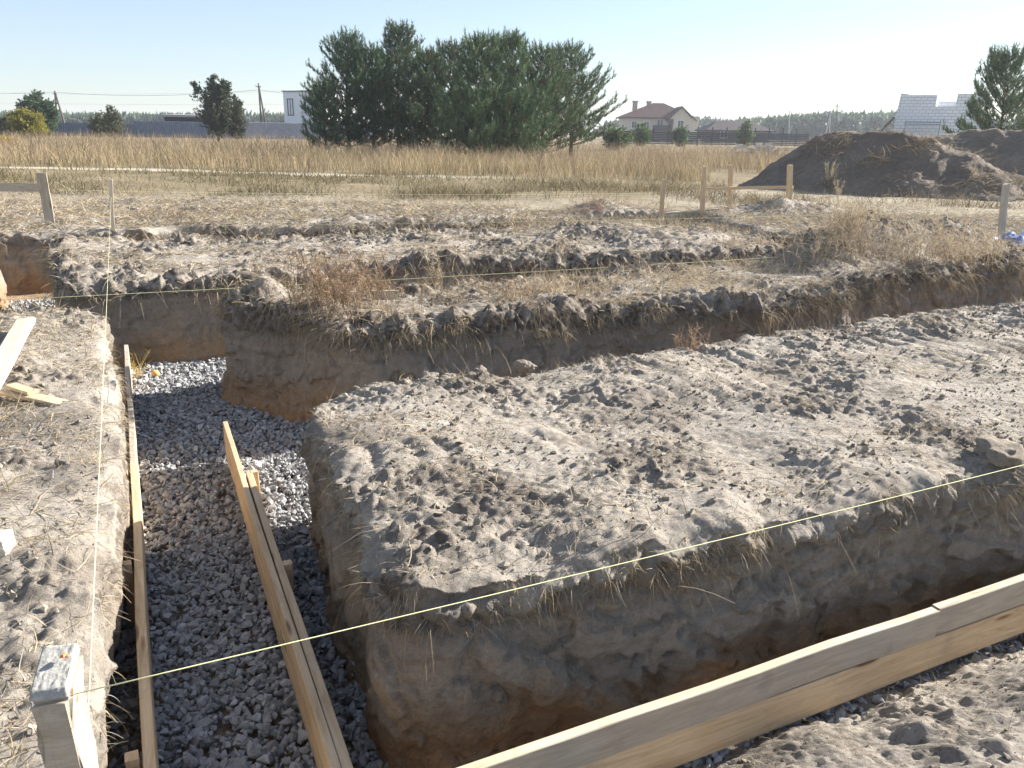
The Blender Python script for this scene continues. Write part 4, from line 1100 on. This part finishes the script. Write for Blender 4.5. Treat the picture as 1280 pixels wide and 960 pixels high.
FENCE1 = mat_plain('fence_sheet_grey_blue', (.17, .20, .27), .5, 2, .12); FENCE2 = mat_plain('fence_sheet_light', (.28, .30, .36), .5, 2, .12)
FPOST = mat_plain('fence_post', (.12, .12, .13), .6)
def sheet_fence(x0p, x1p, Ya, Yb, ytop, mat, label, n, name='sheet_fence'):
    a, b = at(x0p, 160, Ya), at(x1p, 160, Yb); a.z = b.z = 0; ang = math.atan2(b.y - a.y, b.x - a.x); L = (b - a).length
    h = at((x0p + x1p) / 2, ytop, (Ya + Yb) / 2).z
    root = empty(name, a, label, 'fence', 'sheet metal fences across the meadow', ang)
    pl = L / n
    for k in range(n):
        V, Q = [], []; m = 40
        hh = h + random.uniform(-.03, .03)
        for i in range(m + 1):
            x = k * pl + pl * i / m; y = .03 * (1 if (i // 2) % 2 else -1)
            V += [(x, y, .05), (x, y, hh)]
        Q = [(2 * i, 2 * i + 2, 2 * i + 3, 2 * i + 1) for i in range(m)]
        me = bpy.data.meshes.new('panel'); me.from_pydata(V, [], Q); me.update(); me.materials.append(mat)
        link('panel', me, root)
        boxes('post', [(k * pl, .09, h / 2, .08, .08, h + .04)], FPOST, root)
    boxes('rail', [(L / 2, .06, h - .2, L, .04, .05)], FPOST, root)
    return root
sheet_fence(-90, 168, 102, 102, 152.5, FENCE1, 'long blue grey sheet metal fence at the far left behind the yellow bush', 8)
sheet_fence(168, 306, 101, 104, 152, FENCE1, 'darker stretch of sheet fence in front of the dark flat shed', 5)
sheet_fence(306, 470, 104, 112, 154, FENCE2, 'paler sheet metal fence in front of the white box house', 6)

DARKF = mat_plain('dark_fence', (.045, .05, .065), .6, 3, .2)
def dark_fence():
    a, b = at(778, 170, 112), at(1012, 172, 120); a.z = b.z = 0; L = (b - a).length; ang = math.atan2(b.y - a.y, b.x - a.x)
    root = empty('board_fence', a, 'dark board fence with tall posts in front of the cream house', 'fence', None, ang); n = 13
    for k in range(n):
        boxes('panel', [(L / n * (k + .5), 0, .25 + .24 * j, L / n - .1, .03, .2) for j in range(7)], DARKF, root)
        boxes('post', [(L / n * k, .0, 1.25, .12, .12, 2.5)], DARKF, root)
    boxes('rail', [(3.2, -.3, .35, 6.2, .12, .12)], mat_plain('pale_pipe', (.55, .56, .55), .5), root)
dark_fence()

GLASSM = mat_plain('window_glass', (.04, .055, .075), .15, 2, .2, 0, .6)
def window(parent, x, y, z, w, h, frame, name='window'):
    f = boxes(name, [(x, y, z + h / 2, w + .2, .12, .1), (x, y, z - h / 2, w + .2, .12, .1), (x - w / 2, y, z, .1, .12, h), (x + w / 2, y, z, .1, .12, h), (x, y, z, .07, .1, h)], frame, parent)
    boxes('pane', [(x, y + .05, z, w, .04, h)], GLASSM, f)
def poly_mesh(name, V, Fa, mat, parent):
    me = bpy.data.meshes.new(name); me.from_pydata(V, [], Fa); me.update(); me.materials.append(mat); return link(name, me, parent)
def hip_roof(x0, x1, y0, y1, z, h, rx0, rx1, ov, name, mat, parent):
    x0 -= ov; x1 += ov; y0 -= ov; y1 += ov; ym = (y0 + y1) / 2
    V = [(x0, y0, z), (x1, y0, z), (x1, y1, z), (x0, y1, z), (rx0, ym, z + h), (rx1, ym, z + h), (x0, y0, z - .25), (x1, y0, z - .25), (x1, y1, z - .25), (x0, y1, z - .25)]
    return poly_mesh(name, V, [(0, 1, 5, 4), (1, 2, 5), (2, 3, 4, 5), (3, 0, 4), (6, 7, 1, 0), (7, 8, 2, 1), (8, 9, 3, 2), (9, 6, 0, 3), (9, 8, 7, 6)], mat, parent)

CREAM = mat_plain('cream_render', (.56, .50, .40), .9, .4, .08); ROOFR = mat_plain('dark_red_tiles', (.085, .042, .038), .7, 1.5, .3, .5)
WHITEP = mat_plain('white_frame', (.75, .75, .74), .6); BRICKC = mat_plain('chimney_brick', (.40, .30, .26), .9)
def cream_house():
    Y = 188; c = at(825, 168, Y); c.z = 0; S = 1 / F * Y / math.cos(PIT) * .955
    k = lambda dx: dx * Y / 1000 / .97
    root = empty('cream_house', c, 'two storey cream house with a dark red hipped roof and two chimneys', 'house', None, 0)
    ze, zr = at(825, 147, Y).z, at(825, 128, Y).z
    xL, xR = k(-43), k(42); xm = k(8)
    boxes('wall', [((xL + xm) / 2, 4.5, ze / 2, xm - xL, 9, ze), ((xm + xR) / 2 + .5, 2.6, ze / 2, xR - xm - 1, 8.6, ze)], CREAM, root)
    rf = hip_roof(xL, xR - 1, 0, 9, ze, zr - ze, k(-7), k(6), .7, 'roof', ROOFR, root)
    # projecting gable bay
    zg = at(851, 133, Y).z; gx0, gx1, gm = xm, xR - 1.5, (xm + xR - 1.5) / 2
    poly_mesh('gable', [(gx0, -1.75, ze - .3), (gx1, -1.75, ze - .3), (gm, -1.75, zg - .25), (gx0, 0, ze - .3), (gx1, 0, ze - .3), (gm, 0, zg - .25)], [(0, 1, 2), (3, 5, 4), (0, 3, 4, 1)], CREAM, root)
    poly_mesh('gable_roof', [(gx0 - .8, -2.2, ze - .55), (gm, -2.2, zg), (gx1 + .9, -2.2, ze - .55), (gx0 - .8, 4.5, ze - .55), (gm, 4.5, zg), (gx1 + .9, 4.5, ze - .55),
                             (gx0 - .8, -2.2, ze - .8), (gm, -2.2, zg - .28), (gx1 + .9, -2.2, ze - .8)], [(0, 1, 4, 3), (1, 2, 5, 4), (6, 7, 1, 0), (7, 8, 2, 1)], ROOFR, root)
    for (cx, cy, top, w) in ((795, 3.0, 126, 1.0), (815, 6.0, 126.5, .9)):
        zt_ = at(cx, top, Y + cy).z; x_ = at(cx, 150, Y).x - c.x
        boxes('chimney', [(x_, cy, (ze + zt_) / 2, w, w, zt_ - ze), (x_, cy, zt_ - .15, w + .25, w + .25, .3)], BRICKC, rf)
    window(root, (gx0 + gx1) / 2, -1.78, ze - 1.5, 1.3, 1.9, WHITEP)
    window(root, xL + 2.4, -.04, ze - 1.6, 1.1, 1.5, WHITEP); window(root, xL + 5.2, -.04, ze - 1.6, 1.1, 1.5, WHITEP)
    window(root, xm - 1.7, -.04, ze - 1.4, 1.3, 2.0, WHITEP)
    boxes('balcony', [(xm - 1.7, -.9, ze - 2.7, 3.6, 1.8, .2), (xm - 1.7, -1.75, ze - 2.1, 3.6, .08, 1.0)], DARKF, root)
    window(root, xL + 2.4, -.04, 1.6, 1.3, 1.5, WHITEP); window(root, xm + 4, -1.76, 1.6, 1.5, 1.5, WHITEP)
    boxes('porch', [(xL - 1.9, 2, 1.4, 3.6, 5, 2.8)], CREAM, root)
    hip_roof(xL - 3.7, xL - .3, -.5, 4.5, at(775, 161, Y).z - 1.0, 1.0, xL - 2.5, xL - 1.5, .3, 'porch_roof', ROOFR, root)
cream_house()
def bungalow():
    Y = 165; c = at(925, 170, Y); c.z = 0; k = lambda dx: dx * Y / 1000 / .97
    root = empty('bungalow', c, 'low bungalow under a wide dark hipped roof right of the cream house', 'house')
    ze, zr = at(925, 163, Y).z, at(925, 150.5, Y).z
    boxes('wall', [(0, 5, ze / 2, k(66), 9, ze)], mat_plain('brown_brick', (.24, .17, .13), .9), root)
    hip_roof(k(-34), k(34), .5, 9.5, ze, zr - ze, k(-20), k(18), 1.0, 'roof', mat_plain('dark_brown_tiles', (.045, .032, .032), .7, 2, .25), root)
    window(root, k(-18), .45, 1.5, 1.4, 1.3, WHITEP); window(root, k(10), .45, 1.5, 1.4, 1.3, WHITEP)
bungalow()
WHITEW = mat_plain('white_render', (.74, .76, .80), .85, .5, .05)
def box_house():
    Y = 122; a, b = at(352, 150, Y), at(420, 150, Y - 1); c = (a + b) / 2; c.z = 0
    root = empty('box_house', c, 'white flat roofed box house behind the pines at the left', 'house', None, math.radians(-24))
    ztop = at(370, 115, Y).z; w = 7.4
    boxes('wall', [(.6, 2.5, ztop / 2, w, 8, ztop)], WHITEW, root)
    boxes('roof', [(.6, 2.5, ztop + .06, w + .3, 8.3, .14)], mat_plain('roof_edge', (.16, .16, .17), .6), root)
    zw = at(360, 134, Y).z
    window(root, -1.9, -1.52, zw, .9, 2.2, mat_plain('dark_frame', (.05, .055, .07), .5))
    window(root, 1.4, -1.52, zw, 1.2, 1.3, mat_plain('dark_frame_b', (.05, .055, .07), .5))
box_house()
def shed():
    Y = 118; a, b = at(198, 150, Y), at(268, 150, Y); c = (a + b) / 2; c.z = 0; L = (b - a).length
    root = empty('shed', c, 'long dark shed with a shallow pale edged roof behind the left fence', 'shed')
    zt_ = at(230, 143.2, Y).z
    boxes('wall', [(.2, 3, (zt_ - .3) / 2, L - .9, 5, zt_ - .3)], mat_plain('shed_dark', (.035, .032, .035), .8), root)
    poly_mesh('roof', [(-L / 2, -.2, zt_ - .35), (L / 2, -.2, zt_ - .35), (L / 2, -.2, zt_ - .1), (-L / 2, -.2, zt_ - .02), (-L / 2, 6, zt_ - .2), (L / 2, 6, zt_ - .2), (L / 2, 6, zt_ + .05), (-L / 2, 6, zt_ + .1)],
              [(0, 1, 2, 3), (3, 2, 6, 7), (1, 5, 6, 2), (4, 0, 3, 7), (5, 4, 7, 6), (0, 4, 5, 1)], mat_plain('shed_roof', (.30, .29, .30), .6), root)
shed()
def mat_blocks():
    s = NT('aerated_blocks'); o = s.obj(); sp = s.n('ShaderNodeSeparateXYZ'); s.l(o, sp.inputs[0])
    cb = s.n('ShaderNodeCombineXYZ'); s.l(s.math('ADD', sp.outputs[0], sp.outputs[1]), cb.inputs[0]); s.l(sp.outputs[2], cb.inputs[1])
    b = s.n('ShaderNodeTexBrick'); s.l(cb.outputs[0], b.inputs['Vector']); b.inputs['Scale'].default_value = 1.0
    b.inputs['Brick Width'].default_value = .62; b.inputs['Row Height'].default_value = .31; b.inputs['Mortar Size'].default_value = .022
    b.inputs['Color1'].default_value = (.82, .83, .85, 1); b.inputs['Color2'].default_value = (.74, .76, .79, 1); b.inputs['Mortar'].default_value = (.36, .38, .42, 1)
    return s.fin(b.outputs[0], .9)
def block_house():
    Y = 88; c = at(1160, 172, Y); c.z = 0; k = lambda dx: dx * .0747
    root = empty('block_house', c, 'unfinished white block house with stepped gable walls and no roof', 'house', None, -math.atan2(c.x, c.y))
    M = mat_blocks(); zt_ = lambda y: at(1160, y, Y).z
    def wall(x0, x1, top, y=0.0, t=.32, name='wall'):
        boxes(name, [((k(x0) + k(x1)) / 2, y, zt_(top) / 2, k(x1) - k(x0), t, zt_(top))], M, root)
    # stepped front wall, side wall and back wall
    poly = [(k(-49), 0), (k(-43), zt_(116.5)), (k(-33), zt_(117.5)), (k(-32), zt_(118.5)), (k(3), zt_(118.5)), (k(3), zt_(133)), (k(27), zt_(133)), (k(28), zt_(117)), (k(60), zt_(117)), (k(60), 0)]
    n = len(poly); V = [(x, 0, z) for x, z in poly] + [(x, .32, z) for x, z in poly]
    Fa = [tuple(range(n)), tuple(range(2 * n - 1, n - 1, -1))] + [(i, n + i, n + (i + 1) % n, (i + 1) % n) for i in range(n)]
    poly_mesh('wall', V, Fa, M, root)
    wall(6, 40, 124, 6.5)
    boxes('wall', [(k(60) - .16, 3.5, zt_(117) / 2, .32, 6.3, zt_(117)), (k(-42), 3.5, zt_(126) / 2, .3, 6.0, zt_(126))], M, root)
    sc = boxes('scaffold', [(k(-10), -1.0, zt_(155.5), k(44), .9, .06), (k(-10), -1.4, zt_(152.8), k(44), .05, .06)] + [(k(x), -1.4, zt_(160), .05, .05, 1.6) for x in (-31, 12)], mat_plain('scaffold_steel', (.08, .09, .12), .5), root)
    # leaning dark lean-to roof at the left foot
    poly_mesh('lean_to_roof', [(k(-62), -.6, zt_(163)), (k(-48), -.6, zt_(146)), (k(-48), 3, zt_(146)), (k(-62), 3, zt_(163)), (k(-62), -.6, zt_(165)), (k(-48), -.6, zt_(148)), (k(-48), 3, zt_(148)), (k(-62), 3, zt_(165))],
              [(0, 1, 2, 3), (4, 7, 6, 5), (0, 4, 5, 1), (1, 5, 6, 2), (2, 6, 7, 3), (3, 7, 4, 0)], mat_plain('lean_to', (.10, .10, .11), .7), root)
    wall(-59, -48, 160, .4)
block_house()
POLEM = mat_plain('utility_pole_wood', (.13, .11, .095), .9, 5, .2)
def pole(x, Y, ytop, label, brace=None, arm=0.0, r=.14, mat=POLEM, xb=None):
    t = at(x, ytop, Y); b = Vector((at(xb if xb else x, 170, Y).x, Y, -.2)); root = empty('utility_pole', b, label, 'utility pole', 'utility poles beyond the meadow')
    tube_obj('pole', [b, lerp(b, t, .5), t], [r, r * .85, r * .7], mat, root, 8)
    if brace: 
        q = Vector((at(brace, 170, Y).x, Y + .4, -.2)); tube_obj('brace', [q, lerp(q, t, .5), lerp(q, t, .96)], [r, r * .85, r * .7], mat, root, 8)
    if arm:
        az = t.z - .5
        beam('crossarm', Vector((t.x - arm, t.y - .12, az)), Vector((t.x + arm, t.y - .12, az)), .10, .10, mat, root, None, .0, .01, 2)
        for s in (-1, 1):
            tube_obj('insulator', [Vector((t.x + s * arm * .9, t.y - .12, az + .05)), Vector((t.x + s * arm * .9, t.y - .12, az + .22)), Vector((t.x + s * arm * .9, t.y - .12, az + .32))], [.03, .06, .03], WHITEP, root, 6)
    return t
w0 = pole(68.5, 150, 113.5, 'braced wooden utility pole beside the round green tree at the left', brace=83, arm=.35, r=.2, xb=73)
w1 = pole(323, 125, 104, 'braced utility pole left of the white box house', brace=334, arm=.4, r=.15, xb=328)
pole(987, 130, 138, 'slim pale utility pole standing by the dark fence', r=.09, mat=mat_plain('concrete_pole', (.36, .36, .36), .9))
w2 = pole(1046.5, 150, 129, 'dark utility pole with a crossarm in front of the far wood', arm=.5, r=.12)
pole(1038, 146, 141, 'braced pale pole just left of the dark crossarm pole', brace=1032, r=.11, mat=mat_plain('concrete_pole_b', (.38, .38, .37), .9))
pole(1094, 150, 144, 'short thin post at the left foot of the unfinished block house', r=.07)
pole(953, 160, 147, 'thin mast behind the dark roofed bungalow', r=.06)
WIREM = mat_plain('wire', (.16, .17, .19), .6)
def wire(a, b, sag, r, label, n=26):
    pts = [lerp(a, b, i / n) + Vector((0, 0, -sag * 4 * (i / n) * (1 - i / n))) for i in range(n + 1)]
    tag(tube_obj('power_line', pts, r, WIREM, None, 4), label, 'power line', 'power lines at the left')
wire(at(-120, 114, 155), w0 + Vector((0, 0, -.2)), .3, .022, 'power line running from the left pole out past the left edge')
wire(w0 + Vector((0, 0, -.2)), w1 + Vector((0, 0, -.9)), .7, .022, 'darkest power line sagging between the two left poles')
wire(w1 + Vector((0, 0, -.9)), at(520, 127, 116), .4, .02, 'power line from the braced pole towards the pines')
wire(at(-120, 113, 170), at(560, 104, 150), 1.2, .012, 'faint upper wire high above the left fence')
wire(at(-120, 126, 170), at(560, 127, 150), .6, .012, 'faint lowest wire above the left fence')

def block_pile():
    a = at(935, 184, 70); a.z = 0; root = empty('block_pile', a, 'untidy pile of pale blocks and pallets in the meadow left of the heap', 'block pile'); r = random.Random(3)
    lst = []
    for i in range(34):
        lst.append((r.uniform(-1.2, 2.0), r.uniform(-.4, .8), .15 + .24 * r.randint(0, 3) * r.random(), .5, .25, .2))
    boxes('block', lst, mat_plain('pale_block', (.52, .49, .44), .9), root)
    boxes('pallet', [(4.0, .3, .55, 3.2, .9, .06), (4.0, .3, .40, 3.2, .9, .05)] + [(x, .3, .2, .1, .9, .4) for x in (2.5, 4.0, 5.5)], mat_plain('pallet_wood', (.33, .29, .24), .9), root)
block_pile()
#PART4
# ------------------------------------------------------------------ air
bm = bmesh.new(); bmesh.ops.create_cube(bm, size=1, matrix=Matrix.Translation((0, 850, 5.5)) @ Matrix.Diagonal((4200, 1900, 17, 1)))
me = bpy.data.meshes.new('haze'); bm.to_mesh(me); bm.free()
hm = bpy.data.materials.new('haze_air'); hm.use_nodes = True; hm.node_tree.nodes.clear()
ho = hm.node_tree.nodes.new('ShaderNodeOutputMaterial'); hv = hm.node_tree.nodes.new('ShaderNodeVolumePrincipled')
hv.inputs['Color'].default_value = (.86, .91, 1.0, 1); hv.inputs['Density'].default_value = .0004; hv.inputs['Anisotropy'].default_value = .3
hm.node_tree.links.new(hv.outputs[0], ho.inputs['Volume']); me.materials.append(hm)
tag(link('haze', me), 'thin pale haze over the meadow', 'haze', kind='stuff')
# ------------------------------------------------------------------ light, sky, camera
SUN_AZ = math.radians(30); SUN_EL = math.radians(26)
w = bpy.data.worlds.new('World'); SC.world = w; w.use_nodes = True
nt = w.node_tree; nt.nodes.clear()
o = nt.nodes.new('ShaderNodeOutputWorld'); bg = nt.nodes.new('ShaderNodeBackground'); sk = nt.nodes.new('ShaderNodeTexSky')
sk.sky_type = 'NISHITA'; sk.sun_disc = False; sk.sun_elevation = SUN_EL; sk.sun_rotation = math.pi / 2 - SUN_AZ
sk.air_density = 1.0; sk.dust_density = .35; sk.ozone_density = 1.2; sk.altitude = 100
bg.inputs[1].default_value = .055
mx_ = nt.nodes.new('ShaderNodeMix'); mx_.data_type = 'RGBA'; mx_.blend_type = 'MULTIPLY'; mx_.inputs[0].default_value = 1.0
mx_.inputs[7].default_value = (.93, .98, 1.09, 1); nt.links.new(sk.outputs[0], mx_.inputs[6])
my_ = nt.nodes.new('ShaderNodeMix'); my_.data_type = 'RGBA'; my_.inputs[0].default_value = .38; my_.inputs[7].default_value = (4.5, 5.1, 6.0, 1)
nt.links.new(mx_.outputs[2], my_.inputs[6]); nt.links.new(my_.outputs[2], bg.inputs[0]); nt.links.new(bg.outputs[0], o.inputs[0])
ld = bpy.data.lights.new('sun', 'SUN'); ld.energy = 5.0; ld.angle = math.radians(.53); ld.color = (1, .95, .87)
lo_ = bpy.data.objects.new('sun', ld); COL.objects.link(lo_)
S = Vector((math.cos(SUN_EL) * math.cos(SUN_AZ), math.cos(SUN_EL) * math.sin(SUN_AZ), math.sin(SUN_EL)))
lo_.rotation_euler = S.to_track_quat('Z', 'Y').to_euler()
cd = bpy.data.cameras.new('camera'); cam = bpy.data.objects.new('camera', cd); COL.objects.link(cam)
cd.sensor_width = 36; cd.lens = 36 * F / 1280; cd.clip_start = .05; cd.clip_end = 5000
R0 = Matrix.Rotation(math.pi / 2 - PIT, 4, 'X')
cam.matrix_basis = Matrix.Translation((0, 0, CH)) @ R0 @ Matrix.Rotation(ROLL, 4, 'Z')
SC.camera = cam
SC.view_settings.view_transform = 'Standard'; SC.view_settings.look = 'None'; SC.view_settings.gamma = 1.0
SC.view_settings.use_curve_mapping = False; SC.view_settings.exposure = 1.62
SC.cycles.max_bounces = 6; SC.cycles.diffuse_bounces = 3; SC.cycles.transparent_max_bounces = 6
